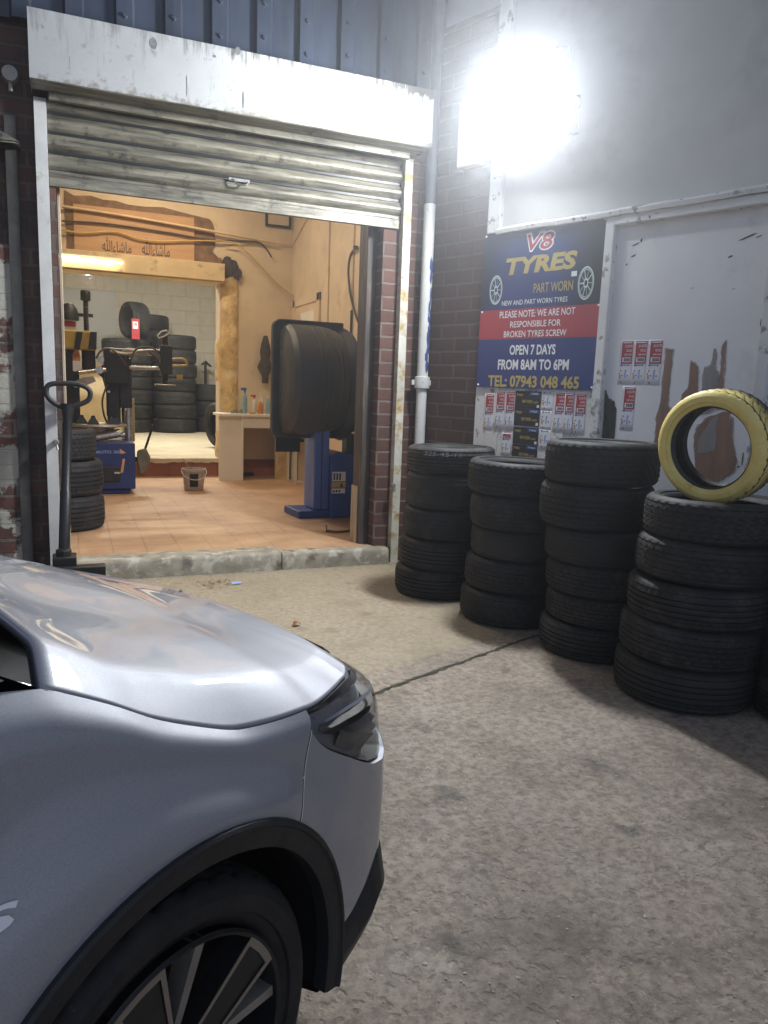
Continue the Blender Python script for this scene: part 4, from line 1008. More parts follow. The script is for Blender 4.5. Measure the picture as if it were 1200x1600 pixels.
b = MB(); b.tube(smooth_path([flat(566, 808, FZ + .02), flat(555, 826, FZ + .02), flat(530, 831, FZ + .02), flat(510, 829, FZ + .02)], 8), .012, 8)
t = tag(b.build('air_line', M['cable_dark']), 'black air line ending on the tiles by the balancer', 'hose')
b = MB(); p = flat(508, 828, FZ + .02); b.lathe([(0, 0), (.02, 0), (.02, .05), (0, .05)], 8, (p.x, p.y, FZ + .01)); o = b.build('nozzle', M['steel'], t)

# ------------------------------------------------------------------ desk with its clutter, stool
dx0, dx1, dy0, dy1, dz = -.70, .36, 4.5, 4.93, 1.04
dk = thing('desk', 'cream white desk against the back wall of the workshop', 'desk', (-.2, 4.7, FZ))
b = MB(); b.box(dx0 - .01, dx1, dy0 - .05, dy1, dz - .035, dz); b.build('desk_top', M['desk'], dk, bevel=.004)
b = MB(); b.box(-.70, -.40 + .0, dy0 + .0, dy0 + .025, FZ, dz - .036); b.build('side_panel', M['desk'], dk)
b = MB(); b.box(-.40, -.375, dy0 - .04, dy1, FZ, dz - .036); b.build('side_panel', M['desk'], dk, bevel=.003)
b = MB(); b.box(-.374, dx1 - .02, dy0 - .02, dy0 + .005, dz - .19, dz - .04); b.build('drawer', M['desk'], dk, bevel=.003)
b = MB(); b.box(dx1 - .03, dx1, dy0 - .04, dy1, FZ, dz - .036); b.build('side_panel', M['desk'], dk)
b = MB(); b.box(-.374, dx1 - .03, dy1 - .03, dy1, FZ + .25, dz - .19); b.build('back_panel', M['plaster'], dk)


def bottle(label, px, r, h, mb_, mc, cat='bottle', spray=False):
    p = at(px, 640, 4.66); x, y = p.x, 4.60 + .05 * ((px * 7) % 3)
    t = thing(cat.replace(' ', '_'), label, cat, (x, y, dz), 0, 'bottles and cans on the desk')
    b = MB(); b.lathe([(0, .001), (r * .95, .001), (r, .01), (r, h * .6), (r * .75, h * .7), (r * .35, h * .78), (r * .35, h * .84)], 14, (x, y, dz)); b.build('flask', M[mb_], t, smooth=45)
    b = MB(); b.lathe([(r * .42, h * .84), (r * .42, h), (0, h)], 12, (x, y, dz))
    if spray: b.box(x - r * 1.6, x + r * .6, y - r * .4, y + r * .4, dz + h * .93, dz + h * 1.03)
    b.build('cap', M[mc], t, smooth=45); return t


bottle('tall blue spray bottle at the left of the desk', 381, .034, .34, 'glass_bottle', 'blue_plastic', spray=True)
bottle('red capped bottle left of the orange one on the desk', 397, .03, .25, 'white_plastic', 'red_plastic', spray=True)
bottle('squat orange bottle between the red and the clear bottles', 405, .036, .20, 'orange_plastic', 'white_plastic')
bottle('clear bottle with white cap behind the orange one', 410, .03, .27, 'white_plastic', 'white_plastic')
bottle('clear slim bottle half hidden by the black guard', 417, .028, .26, 'glass_bottle', 'white_plastic')
b = MB(); p = at(368, 642, 4.6)
for k in range(4): b.box(p.x - .06 + .045 * k, p.x - .02 + .045 * k, 4.60 + .02 * (k % 2), 4.66 + .02 * (k % 2), dz + .001, dz + .035 + .02 * (k % 2))
tag(b.build('tool_tray', M['steel_dull']), 'little tray of weights and sockets behind the blue bottle', 'tools')
b = MB(); p = at(395, 644, 4.55); b.box(p.x - .05, p.x + .03, 4.50, 4.56, dz + .001, dz + .03); tag(b.build('sponge', M['ink_yellow'], bevel=.006), 'yellow sponge at the front edge of the desk', 'sponge')
# stool: thin pale frame
t = thing('stool', 'thin legged stool with dark seat under the black guard', 'stool', (-.1, 4.0, FZ))
q = [flat(424, 738, FZ), flat(457, 744, FZ), flat(470, 728, FZ)]; x0, y0 = q[0].x, 3.86
for (x, y) in ((q[0].x, 4.05), (q[1].x, 3.95), (q[1].x + .02, 4.35), (q[0].x, 4.45)):
    b = MB(); b.box(x - .014, x + .014, y - .014, y + .014, FZ, .78); b.build('leg', M['white_plastic'], t)
b = MB(); b.box(q[0].x - .05, q[1].x + .05, 3.92, 4.48, .78, .84); b.build('seat', M['black_plastic'], t, bevel=.015)
b = MB(); b.box(q[0].x, q[1].x, 3.99, 4.01, FZ + .02, FZ + .045); b.build('rail', M['white_plastic'], t)
b = MB(); p = flat(395, 745, FZ); b.tube([p + Vector((0, .1, .03)), p + Vector((.30, .25, .03))], .02, 8); b.tube([p + Vector((-.15, .02, .03)), p + Vector((.02, .1, .03))], .028, 8); tag(b.build('trolley_jack_bar', M['black']), 'dark jack bar lying on tiles under the desk', 'tool')
b = MB(); b.box(.10, .30, 4.55, 4.62, FZ, .95); tag(b.build('timber_post', M['plaster_raw']), 'worn yellowed timber upright below the desk end', 'post')

# ------------------------------------------------------------------ bucket, shovel blade
p = Vector((-1.157, 3.66, FZ))
bk = thing('bucket', 'dirty white plastic bucket with dark label on the tiles', 'bucket', p)
b = MB(); b.lathe([(0, .004), (.112, .004), (.115, .012), (.138, .235), (.146, .236), (.146, .262), (.136, .262), (.132, .235), (.108, .02), (0, .02)], 32, p); b.build('tub', M['bucket'], bk, smooth=40)
b = MB(); b.lathe([(0, .20), (.126, .20)], 24, p); b.build('dirty_water', M['black'], bk)
b = MB(); b.tube([(p.x + .15 * math.cos(a), p.y + .15 * math.sin(a) * 1.0, p.z + .235 - .10 * math.sin((a - math.pi) ) ** 1) for a in (math.pi + k * math.pi / 14 for k in range(15))], .004, 6)
b = MB(); b.tube([(p.x + .152 * math.cos(a), p.y + .165 * math.sin(a), p.z + .24 + .10 * math.sin(a)) for a in (math.pi + k * math.pi / 16 for k in range(17))], .0045, 6); b.build('handle', M['white_plastic'], bk)
b = MB(); rows = []
for h in (.05, .21): rows.append([(p.x + (.118 + .0975 * h + .002) * math.cos(a), p.y + (.118 + .0975 * h + .002) * math.sin(a), p.z + h) for a in (R(240) + k * R(45) / 8 for k in range(9))])
b.loft(rows); b.build('label', M['black'], bk)
b = MB(); a0 = p + Vector((.02, 0, .15)); b.tube([a0, p + Vector((-.13, -.02, .38))], .007, 6); tag(b.build('paint_brush', M['wood_pale']), 'brush stick leaning out of the white bucket', 'brush')

# ------------------------------------------------------------------ tyre changer
tc = thing('tyre_changer', 'dark blue tyre changing machine with black swing arms', 'tyre changer', (-2.2, 3.6, FZ))
yb0 = 3.35
b = MB(); q1 = wp(211, 692, yb0); q2 = wp(211, 768, yb0)
b.box(-2.75, q1[0], yb0, yb0 + .75, FZ + .06, q1[1]); b.box(-2.65, q1[0] - .06, yb0 + .05, yb0 + .7, FZ, FZ + .06); b.build('cabinet', M['blue_dark'], tc, bevel=.015)
p0 = wp(150, 707, yb0 - .01); b = MB(); text_on(b, 'AUTO 300', p0[0], p0[0] + .27, p0[1] - .012, p0[1] + .022, yb0 - .002, .005); b.build('lettering', M['ink_pale'], tc)
b = MB(); p0 = wp(152, 752, yb0); p1 = wp(188, 728, yb0); b.box(p0[0], p1[0], yb0 - .04, yb0 - .0005, p0[1], p1[1]); b.build('pedal_box', M['black'], tc, bevel=.01)
b = MB(); pq = wp(182, 738, yb0); b.box(pq[0] - .03, pq[0] + .04, yb0 - .07, yb0 - .041, pq[1] - .012, pq[1] + .012); b.build('pedal', M['steel'], tc, bevel=.006)
b = MB(); pq = wp(190, 705, yb0); b.prism([(pq[0] - .02, pq[1] + .03), (pq[0] + .05, pq[1] - .02), (pq[0] - .01, pq[1] - .03)], yb0 - .004, yb0 - .0005); pr = wp(192, 725, yb0); b.prism([(pr[0], pr[1] + .06), (pr[0] + .025, pr[1] + .06), (pr[0], pr[1] - .10), (pr[0] - .03, pr[1] - .10)], yb0 - .004, yb0 - .0005); b.build('warning_label', M['ink_orange'], tc)
tt = at(155, 662, 3.65)
b = MB(); b.lathe([(0, tt.z - .03), (.30, tt.z - .03), (.31, tt.z - .02), (.30, tt.z), (0, tt.z)], 40, (tt.x, 3.68, 0)); b.build('turntable', M['steel_dull'], tc, smooth=35)
b = MB(); b.tube([(tt.x, 3.68, .8), (tt.x, 3.68, tt.z - .03)], .17, 24); b.build('turntable_hub', M['steel_dull'], tc, smooth=35)
for a in (200, 250, 320, 20):
    x, y = tt.x + .20 * math.cos(R(a)), 3.68 + .20 * math.sin(R(a)); b = MB()
    b.loft([[(x + s * .07, y + u * .045, tt.z + .001) for s, u in ((-1, -1), (1, -1), (1, 1), (-1, 1))], [(x + s * .025, y + u * .03, tt.z + .075) for s, u in ((-1, -1), (1, -1), (1, 1), (-1, 1))], [(x + s * .02, y + u * .03, tt.z + .095) for s, u in ((-1, -1), (1, -1), (1, 1), (-1, 1))]], True); b.box(x - .02, x + .02, y - .03, y + .03, tt.z + .09, tt.z + .10); b.build('clamp_jaw', M['black'], tc)
b = MB(); q = at(160, 680, 3.5); b.tube([q + Vector((-.20, 0, -.05)), q + Vector((.20, 0, .03))], .05, 14); b.tube([q + Vector((-.30, .1, -.03)), q + Vector((.25, .1, .0))], .03, 10); b.build('cylinder', M['steel'], tc, smooth=40)
# column at the back right
cb_ = wp(201, 690, 3.95); ct = wp(201, 636, 3.95)
b = MB(); b.tube([(cb_[0], 3.95, .70), (cb_[0], 3.95, ct[1] + .1)], .075, 20); b.build('post', M['steel'], tc, smooth=40)
b = MB(); t0 = wp(187, 637, 3.9); t1 = wp(205, 560, 3.9); b.box(t0[0], t1[0], 3.85, 4.05, t0[1], t1[1]); t0 = wp(163, 660, 3.9); t1 = wp(187, 568, 3.9); b.box(t0[0] + .04, t1[0], 3.88, 4.03, t0[1], t1[1]); b.build('tower', M['black'], tc, bevel=.012)
b = MB(); a0 = wp(165, 570, 3.85); a1 = wp(204, 545, 3.85); b.box(a0[0] - .02, a1[0] - .02, 3.80, 4.05, a0[1] - .22, a1[1]); b.build('tower', M['black'], tc, bevel=.02)
b = MB(); pts = [wp(x, y, 3.9) for x, y in ((152, 583), (160, 590), (166, 612), (167, 650), (176, 650), (176, 575), (160, 570))]; b.prism(pts, 3.89, 4.0); b.build('tower_rib', M['black'], tc)
b = MB(); e0 = at(190, 574, 3.85); e1 = at(262, 576, 3.75); b.tube([e0, e1], .022, 10); b.build('lower_arm', M['steel'], tc, smooth=40)
b = MB(); e0 = at(190, 548, 3.85); e1 = at(205, 546, 3.8); b.tube(smooth_path([at(180, 560, 3.84), at(195, 549, 3.82), at(215, 550, 3.78), at(255, 553, 3.75)], 6), .035, 10); b.tube(smooth_path([at(172, 548, 3.8), at(196, 553, 3.78), at(225, 549, 3.76), at(250, 548, 3.74)], 6), .022, 8); b.build('upper_arm', M['steel_dull'], tc, smooth=40)
b = MB(); k0 = wp(250, 585, 3.74); k1 = wp(268, 540, 3.74); b.box(k0[0], k1[0], 3.66, 3.80, k0[1], k1[1]); b.tube([at(258, 525, 3.74), at(258, 600, 3.74)], .035, 12); b.build('tool_head', M['black'], tc, bevel=.01)
b = MB(); l0 = [at(x, y, 3.70) for x, y in ((246, 524), (252, 518), (260, 516), (264, 520), (256, 526), (248, 528), (246, 524))]; b.tube(l0, .009, 6); b.build('handle', M['white_plastic'], tc)
b = MB(); l0 = [at(x, y, 3.68) for x, y in ((262, 562), (285, 561), (291, 566), (290, 571), (268, 572))]; b.tube(smooth_path(l0, 4), .016, 8); b.build('handle', M['yellow'], tc)
b = MB(); dq = at(258, 603, 3.72); b.lathe([(0, .0), (.115, .0), (.125, .012), (.115, .02), (.085, .02), (.08, .014), (.05, .014), (.045, .02), (0, .02)], 32, dq); b.build('press_disc', M['steel_dull'], tc, smooth=35)
b = MB(); e0 = wp(276, 593, 3.7); b.box(e0[0], e0[0] + .07, 3.69, 3.72, e0[1], e0[1] + .06); b.build('knob', M['yellow'], tc)
# left helper arm: striped cover, screw shaft, stickers
c0 = wp(105, 546, 3.75); c1 = wp(147, 518, 3.75)
b = MB().prism([(c0[0] - .3, c0[1]), (c1[0] + .02, c0[1]), (c1[0] - .01, c1[1]), (c0[0] - .3, c1[1])], 3.66, 3.92); b.build('cover', M['yellow'], tc, bevel=.02)
for xx in (117, 139):
    s0 = wp(xx, 546, 3.65); s1 = wp(xx + 8, 518, 3.65); b = MB().prism([(s0[0] - .01, s0[1] + .004), (s0[0] + .05 + (.03 if xx > 130 else 0), s0[1] + .004), (s1[0] + .03, s1[1] - .004), (s1[0] - .04, s1[1] - .004)], 3.651, 3.6595); b.build('stripe', M['black'], tc)
b = MB(); sb = wp(135, 518, 3.8); stp = wp(134, 470, 3.8); pr_ = []
z = sb[1]; k = 0
while z < stp[1]: pr_ += [(.024, z), (.032, z + .012)]; z += .024
b.lathe([(0, sb[1])] + pr_ + [(.05, stp[1]), (.055, stp[1] + .01), (.055, stp[1] + .10), (.045, stp[1] + .115), (0, stp[1] + .115)], 16, (sb[0], 3.8, 0)); b.build('screw_shaft', M['black'], tc, smooth=40)
b = MB(); s0 = wp(131, 578, 3.8); s1 = wp(146, 546, 3.8); b.tube([((s0[0] + s1[0]) / 2, 3.8, s0[1]), ((s0[0] + s1[0]) / 2, 3.8, s1[1])], .075, 16); b.box(c0[0] - .25, c0[0] + .12, 3.75, 3.86, .75, c0[1]); b.build('ram', M['black'], tc, smooth=40)
s0 = wp(114, 580, 3.74); s1 = wp(126, 564, 3.74); b = MB(); b.box(s0[0], s1[0], 3.742, 3.7495, s0[1], s1[1]); b.build('warning_label', M['paper'], tc)
s2 = wp(126, 553, 3.74); b = MB(); b.box(s0[0], s1[0], 3.741, 3.7494, s1[1], s1[1] + .06); b.prism([(s0[0], s1[1] + .065), (s1[0], s1[1] + .065), ((s0[0] + s1[0]) / 2, s2[1] + .09)], 3.741, 3.749); b.build('warning_label', M['ink_orange'], tc)
b = MB(); b.tube([at(122, 582, 3.7), at(165, 578, 3.8)], .028, 10); b.lathe([(0, -.03), (.045, -.03), (.045, .03), (0, .03)], 14, at(155, 578, 3.74), 'y'); b.lathe([(0, -.03), (.04, -.03), (.04, .03), (0, .03)], 14, at(157, 562, 3.74), 'y'); b.build('link_arm', M['steel'], tc, smooth=40)
b = MB(); pts = [wp(x, y, 3.7) for x, y in ((110, 600), (128, 590), (146, 588), (150, 596), (135, 602), (118, 606))]; b.prism(pts, 3.66, 3.72); b.build('roller', M['steel_dull'], tc)
for pts in (((150, 560), (158, 548), (172, 545), (186, 556), (196, 572)), ((205, 560), (214, 545), (236, 543), (256, 556)), ((168, 600), (160, 625), (163, 650), (172, 668)), ((232, 549), (244, 560), (250, 575))):
    b = MB(); b.tube(smooth_path([at(px, py, 3.70) for px, py in pts], 8), .011, 8); b.build('air_hose', M['cable_dark'], tc, smooth=60)
for px, py in ((188, 582), (196, 640), (170, 612), (182, 655)):
    b = MB(); b.lathe([(0, -.012), (.014, -.010), (.018, 0)], 8, at(px, py, 3.84), 'y'); b.build('bolt', M['steel'], tc)
# bead breaker blade on its side arm
b = MB(); a0 = wp(226, 724, 3.5)
blade = [wp(x, y, 3.45) for x, y in ((214, 706), (216, 703), (228, 700), (235, 714), (233, 727), (222, 741), (218, 738), (214, 722))]
b.prism(blade, 3.42, 3.47); b.build('bead_breaker', pm('worn olive steel', (.15, .135, .09), .6, metal=.5, vs=12, var=.4), tc, bevel=.012)
b = MB(); b.tube([at(226, 704, 3.45), at(238, 668, 3.45)], .014, 8); b.lathe([(0, 0), (.02, 0), (.02, .03), (0, .03)], 8, at(238, 668, 3.45)); b.build('breaker_lever', M['black'], tc)
b = MB(); q = wp(212, 718, 3.5); b.box(q[0] - .02, q[0] + .07, 3.48, 3.54, q[1] - .03, q[1] + .03); b.build('breaker_arm', M['black'], tc)
# red cap and paper seen past the post
p = at(108, 500, 4.3); t = thing('safety_cap', 'dark cap on a red and white box behind the machine', 'cap', p)
b = MB(); b.lathe([(0, .20), (.05, .19), (.09, .14), (.11, .06), (.115, .0)], 20, (p.x, 4.3, p.z)); b.box(p.x + .03, p.x + .27, 4.26, 4.36, p.z + .05, p.z + .085); b.build('crown', M['black'], t, smooth=40)
MB().box(p.x - .10, p.x + .08, 4.24, 4.36, p.z - .18, p.z - .001).build('box', M['paper'], t); MB().box(p.x - .09, p.x + .07, 4.235, 4.2395, p.z - .08, p.z - .02).build('box_band', M['red'], t)

# ------------------------------------------------------------------ inside tyres
for i, (x, z) in enumerate(((-2.605, 0), (-2.61, .305), (-2.66, .61))):
    tyre('grey dusty tyre, %s of the three stacked behind the left jamb' % ('bottom', 'middle', 'top')[i], (x, 1.43, FZ + z), .335, .30 if i < 2 else .27, ('rib', 'rib', 'block')[i], 'three tyres inside the doorway')
def stack(cx_, cy_, Rr, zs, place, trs, grp='tyres stored in the back room'):
    n_ = len(zs) - 1
    for i in range(n_):
        w = WORDS.get(n_, ('only',))[i] if n_ in WORDS else str(i)
        tyre('%s, %s %s' % (LOOK[trs[i % len(trs)]], w, place), (cx_ + rnd.uniform(-.02, .02), cy_, zs[i] + .002), Rr + rnd.choice((-.01, 0, .008)), zs[i + 1] - zs[i] - .004, trs[i % len(trs)], grp)
zB = [F2, .68, .965, 1.235, 1.51, 1.80, 2.08, 2.37]
WORDS[7] = ('bottom', 'second from bottom', 'third from bottom', 'middle', 'third from top', 'second from top', 'top')
stack(-.535, 10.6, .435, zB, 'in the full height back room stack', ('worn', 'rib', 'worn', 'rib', 'block', 'worn', 'slant'))
zA = [F2, .665, .955, 1.245, 1.50, 1.75, 1.98, 2.24]
stack(-1.47, 10.55, .46, zA, 'in the back room stack under the labelled tyre', ('rib', 'rib', 'block', 'worn', 'rib', 'slant', 'block'))
zD = [F2 + .3 * k for k in range(8)] + [2.80]
stack(-.98, 11.35, .44, zD, 'in the back room stack against blockwork', ('worn', 'rib', 'worn'))
stack(.30, 10.9, .40, [F2, .72, 1.05, 1.40], 'in the low back room stack beside the pier', ('worn', 'rib', 'worn'))
# standing new tyre with a label, on top of the second stack
p = at(197, 508, 10.35)
tz = tyre('new tyre with red label standing on its tread atop the stack', (p.x, 10.35, 2.25 + .36), .36, .36, 'rib', 'tyres stored in the back room', rin=.27)
nv = Vector((.90, .36, 0)).normalized(); tz.rotation_euler = nv.to_track_quat('Z', 'Y').to_euler()
t = thing('tyre_sticker', 'red and white label hanging on the new tyre in the back room', 'label', p)
la = at(206, 497, 9.85); lb = at(219, 530, 9.85); w = lb.x - la.x; h = la.z - lb.z
b = MB(); b.box(la.x, lb.x, 9.935, 9.945, lb.z, la.z); b.build('card', M['red'], t)
b = MB(); b.box(la.x + .02, lb.x - .03, 9.927, 9.9335, la.z - h * .50, la.z - h * .14); b.build('white_panel', M['paper'], t)
b = MB(); text_on(b, 'TYRE', la.x + .035, lb.x - .05, la.z - h * .34, la.z - h * .22, 9.9255, .03); b.build('lettering', M['red'], t)
# tyre leaning by the desk and the dark one leaning on the low stack
p = at(345, 667, 6.4)
tz = tyre('tyre standing on edge on the step, half hidden by the desk', (-.40, 6.6, F2 + .37), .37, .27, 'block', 'tyres stored in the back room'); tz.rotation_euler = Vector((.93, .34, .10)).normalized().to_track_quat('Z', 'Y').to_euler()
p = at(350, 580, 10.8)
tz = tyre('dark tyre upright on the low stack beside the pier', (.55, 10.9, 1.405 + .40), .40, .28, 'worn', 'tyres stored in the back room'); tz.rotation_euler = Vector((.97, .2, 0)).normalized().to_track_quat('Z', 'Y').to_euler()
b = MB(); q0 = wp(321, 605, 11.6); q1 = wp(321, 568, 11.6); b.tube([(q0[0], 11.6, F2), (q1[0], 11.6, q1[1])], .03, 8); b.tube([(q1[0] - .09, 11.6, q1[1] - .03), (q1[0], 11.6, q1[1] + .03), (q1[0] + .13, 11.6, q1[1] - .06)], [.02, .04, .02], 8); tag(b.build('pickaxe', M['cable_dark']), 'small pickaxe leaning on the block wall', 'pickaxe')
g0 = wp(95, 540, 11.88); g1 = wp(180, 457, 11.88); b = MB(); b.box(g0[0] - .6, g1[0], 11.86, 11.895, g0[1], g1[1]); tag(b.build('wall_panel', M['grey_sheet']), 'smooth grey sheet fixed to the back room wall', 'panel')
p0 = wp(130, 592, 5.6); b = MB(); rows = []
for i in range(9):
    z = F2 + .02 + i * .16; d = .06 * math.sin(i * 1.1); rows.append([(-2.75, 7.6 + d, z), (-2.2, 7.55 + d * 1.3, z + .02), (-1.7, 7.6 + d * .6, z)])
b.loft(rows); tag(b.build('dust_sheet', pm('cream canvas', (.60, .50, .33), .9, vs=4), smooth=60), 'cream canvas sheet hanging behind the tyre machine', 'sheet')

# ------------------------------------------------------------------ pallet truck
pt = thing('pallet_truck', 'black hand pallet truck parked against the left shutter rail', 'pallet truck', (-2.60, -.33, 0))
yh = -.12
loop = [at(x, y, yh) for x, y in ((104, 637), (90, 633), (76, 622), (72, 611), (76, 602), (90, 599), (118, 600), (134, 605), (141, 613), (138, 625), (124, 632), (108, 637))]
b = MB(); b.tube(smooth_path(loop, 5), .018, 10); b.build('handle', M['black_plastic'], pt, smooth=60)
s0 = at(106, 636, yh); s1 = at(100, 872, -.28)
b = MB(); b.tube([s0 + Vector((0, 0, .02)), s0 + (s1 - s0) * .08, s0 + (s1 - s0) * .55, s0 + (s1 - s0) * .56, s1], [.045, .030, .030, .037, .037], 14); b.build('shaft', M['black'], pt, smooth=40)
b = MB(); b.box(s1.x - .07, s1.x + .08, -.40, -.24, .10, s1.z + .03); b.tube([(s1.x, -.32, .05), (s1.x, -.32, .30)], .05, 12); b.build('pump', M['black'], pt, bevel=.01)
for dx in (-.06, .06):
    b = MB(); b.lathe([(0, -.025), (.075, -.025), (.085, -.018), (.085, .018), (.075, .025), (0, .025)], 24, (s1.x + dx, -.32, .086), 'x'); b.build('wheel', M['black_plastic'], pt, smooth=40)
for dx in (-.25, .11):
    b = MB(); b.box(s1.x + dx, s1.x + dx + .15, -1.45, -.36, .05, .085); b.build('fork', M['black'], pt, bevel=.006)
b = MB(); b.box(s1.x - .25, s1.x + .26, -.46, -.36, .05, .20); b.build('chassis', M['black'], pt, bevel=.008)

# ------------------------------------------------------------------ the silver car (own frame: x forward, y from its right flank inwards)
def interp(tab, x):
    if x <= tab[0][0]: return tab[0][1]
    for (a, p), (c, q) in zip(tab, tab[1:]):
        if x <= c: t = (x - a) / (c - a); return p + (q - p) * t
    return tab[-1][1]


def sinterp(tab, x):                    # smooth (Hermite) table
    n = len(tab)
    if x <= tab[0][0]: return tab[0][1]
    if x >= tab[-1][0]: return tab[-1][1]
    for i in range(n - 1):
        if x <= tab[i + 1][0]: break
    d = lambda k: (tab[min(k + 1, n - 1)][1] - tab[max(k - 1, 0)][1]) / (tab[min(k + 1, n - 1)][0] - tab[max(k - 1, 0)][0])
    a, p = tab[i]; c, q = tab[i + 1]; h = c - a; t = (x - a) / h
    return p * (1 + 2 * t) * (1 - t) ** 2 + h * d(i) * t * (1 - t) ** 2 + q * t * t * (3 - 2 * t) + h * d(i + 1) * t * t * (t - 1)


M['lamp_house'] = pm('lamp housing grey', (.30, .305, .32), .35, metal=.3, var=.2)
M['ridge'] = pm('lamp ridge', (.22, .23, .25), .35, var=.05, bmp=0)
M['edge'] = pm('pale silver badge and glint', (.88, .89, .91), .3, var=.03, bmp=0)  # pale colour stands for lamp glint on the shut line; badge shares it
CAR = thing('parked_car', 'silver car with black wheel arch parked nose towards the tyres', 'car', (-2.371, -4.68, 0), R(33.4))
def cp(name, mb, m, parent=None, **k): return mb.build(name, m, parent or CAR, world=False, **k)


CW, RA, ZC = 1.80, .43, .34                # width, arch radius, axle height
OUT = smooth_path([(-3.58, .90, 0), (-3.55, .55, 0), (-3.46, .22, 0), (-3.30, .07, 0), (-3.0, .01, 0), (-2.5, 0, 0), (-1.8, 0, 0), (-1.2, 0, 0), (-.6, 0, 0), (-.2, 0, 0), (.1, .003, 0), (.2, .011, 0), (.3, .021, 0), (.4, .032, 0), (.5, .047, 0), (.57, .060, 0), (.625, .076, 0), (.672, .108, 0), (.71, .16, 0), (.75, .28, 0), (.79, .5, 0), (.815, .72, 0), (.82, .90, 0)], 10)
OX = [(p.x, p.y) for p in OUT]
def out_at_x(x, front=True):              # flank part only (single valued in x)
    seq = [q for q in OX if q[0] >= -3.0] ; seq = [(q[0], q[1]) for q in seq if q[1] < .5]
    return interp(seq, x)
def norm_at(i):
    a = OUT[max(i - 1, 0)]; c = OUT[min(i + 1, len(OUT) - 1)]; d = (c - a).normalized(); return Vector((-d.y, d.x, 0))


ZG = [(-3.6, 1.02), (-2.0, 1.08), (-.9, 1.075), (-.40, 1.066), (-.25, 1.060), (-.152, 1.042), (-.125, 1.028), (-.053, .988), (.018, .943), (.112, .898), (.164, .879), (.221, .866), (.266, .858), (.39, .843), (.475, .837), (.55, .827), (.70, .820), (.82, .832)]
OG = [(-3.6, .10), (-.25, .115), (-.152, .110), (-.053, .095), (.112, .075), (.266, .045), (.39, .046), (.475, .058), (.55, .076), (.60, .083), (.66, .086), (.72, .080), (.78, .064), (.82, .05)]
PV = [(0, 0), (.12, .02), (.25, .12), (.40, .32), (.55, .48), (.68, .54), (.80, .575), (.90, .69), (1, 1)]
PV2 = [(0, 0), (.5, .04), (.72, .10), (.85, .24), (.93, .52), (1, 1)]
ZL = .57


class Colm:                                # one upright line of the flank
    def __init__(s, x, y, n): s.x, s.y, s.n = x, y, n; s.zg = sinterp(ZG, x); s.og = sinterp(OG, x)
    def p(s, z, extra=0.0):
        zl = max(ZL, zlow(s.x) + .004) if abs(s.x) < RA else ZL
        if z > zl:
            v = (z - zl) / (s.zg - zl); q = min(1, max(0, (s.x - .31) / .14)); o = s.og * (sinterp(PV, v) * (1 - q) + sinterp(PV2, v) * q)
        else: o = .035 * (max(0, ZL - z) / .45) ** 2
        o += extra; w = max(0, 1 - abs(s.x - .302) / .10)
        return (s.x + s.n.x * o + .40 * w * (min(z, .84) - .735 if z > .6 else -.135), s.y + s.n.y * o, z)


def colm_x(x):
    for i in range(len(OUT) - 1):
        if OUT[i].x <= x <= OUT[i + 1].x and OUT[i].y < .3:
            t = (x - OUT[i].x) / max(1e-9, OUT[i + 1].x - OUT[i].x); n = norm_at(i).lerp(norm_at(i + 1), t).normalized()
            return Colm(x, OUT[i].y + t * (OUT[i + 1].y - OUT[i].y), n)
    return Colm(OUT[-1].x, OUT[-1].y, Vector((-1, 0, 0)))


def front_cols(x0):                        # from x0 round the nose to the middle
    xs = []; x = x0
    while x < .60: xs.append(x); x += .012
    cols = [colm_x(v) for v in xs]
    for i in range(len(OUT)):
        if OUT[i].x >= .60 and i > 60: cols.append(Colm(OUT[i].x, OUT[i].y, norm_at(i)))
    return cols


def mirror(rows): return [[(x, CW - y, z) for x, y, z in r] for r in rows]
def both(name, rows, m, smooth=45, solid=0, parent=None, lab=None):
    o = []
    for k, rr in enumerate((rows, mirror(rows))):
        q = cp(name, MB().loft(rr), M[m] if isinstance(m, str) else m, parent, smooth=smooth); o.append(q)
        if solid: s = q.modifiers.new('solid', 'SOLIDIFY'); s.thickness = solid; s.offset = 0
    return o


def zlow(x):
    if abs(x) < RA: return ZC + math.sqrt(RA * RA - x * x)
    if abs(x + 2.62) < RA: return ZC + math.sqrt(RA * RA - (x + 2.62) ** 2)
    if x > 0: return interp([(.43, .335), (.50, .345), (.56, .375), (.61, .42), (.66, .415), (.82, .40)], x)
    return .34


def panel(cols, zlo, zhi, n=26, extra=0.0):
    return [[c.p(zlo(c) + (zhi(c) - zlo(c)) * k / n, extra) for k in range(n + 1)] for c in cols]


# fender
xs = [-.60 + .014 * k for k in range(12)] + [-.43] + [RA * math.sin(R(a)) for a in range(-87, 91, 3)]
xs = sorted(x for x in xs if x <= .299) + [.300]
both('front_wing', panel([colm_x(x) for x in xs], lambda c: zlow(c.x), lambda c: c.zg, 34), 'paint')
# headlight lower edge
HL = [(.240, .862), (.302, .822), (.345, .790), (.39, .760), (.45, .722), (.506, .687), (.563, .655), (.62, .640), (.66, .645), (.70, .66), (.74, .68)]
fc = front_cols(.304)
both('bumper', panel(fc, lambda c: zlow(c.x), lambda c: (interp(HL, c.x) - .003 if c.y < .30 else c.zg - .014), 30), 'paint')
# pale strip along the shut line paints in the edge's lamp glint
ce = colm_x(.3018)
both('shut_line_glint', [[colm_x(.3005).p(zlow(.30) + (.820 - zlow(.30)) * k / 20, -.0012) for k in range(21)], [colm_x(.3034).p(zlow(.30) + (.820 - zlow(.30)) * k / 20, -.0012) for k in range(21)]], 'edge')
# shelf in front of the lamp
hc = [c for c in front_cols(.40) if c.y < .30]
both('lamp_shelf', [[c.p(interp(HL, c.x) - .004) for c in hc], [c.p(interp(HL, c.x) - .001, .045) for c in hc]], 'paint')
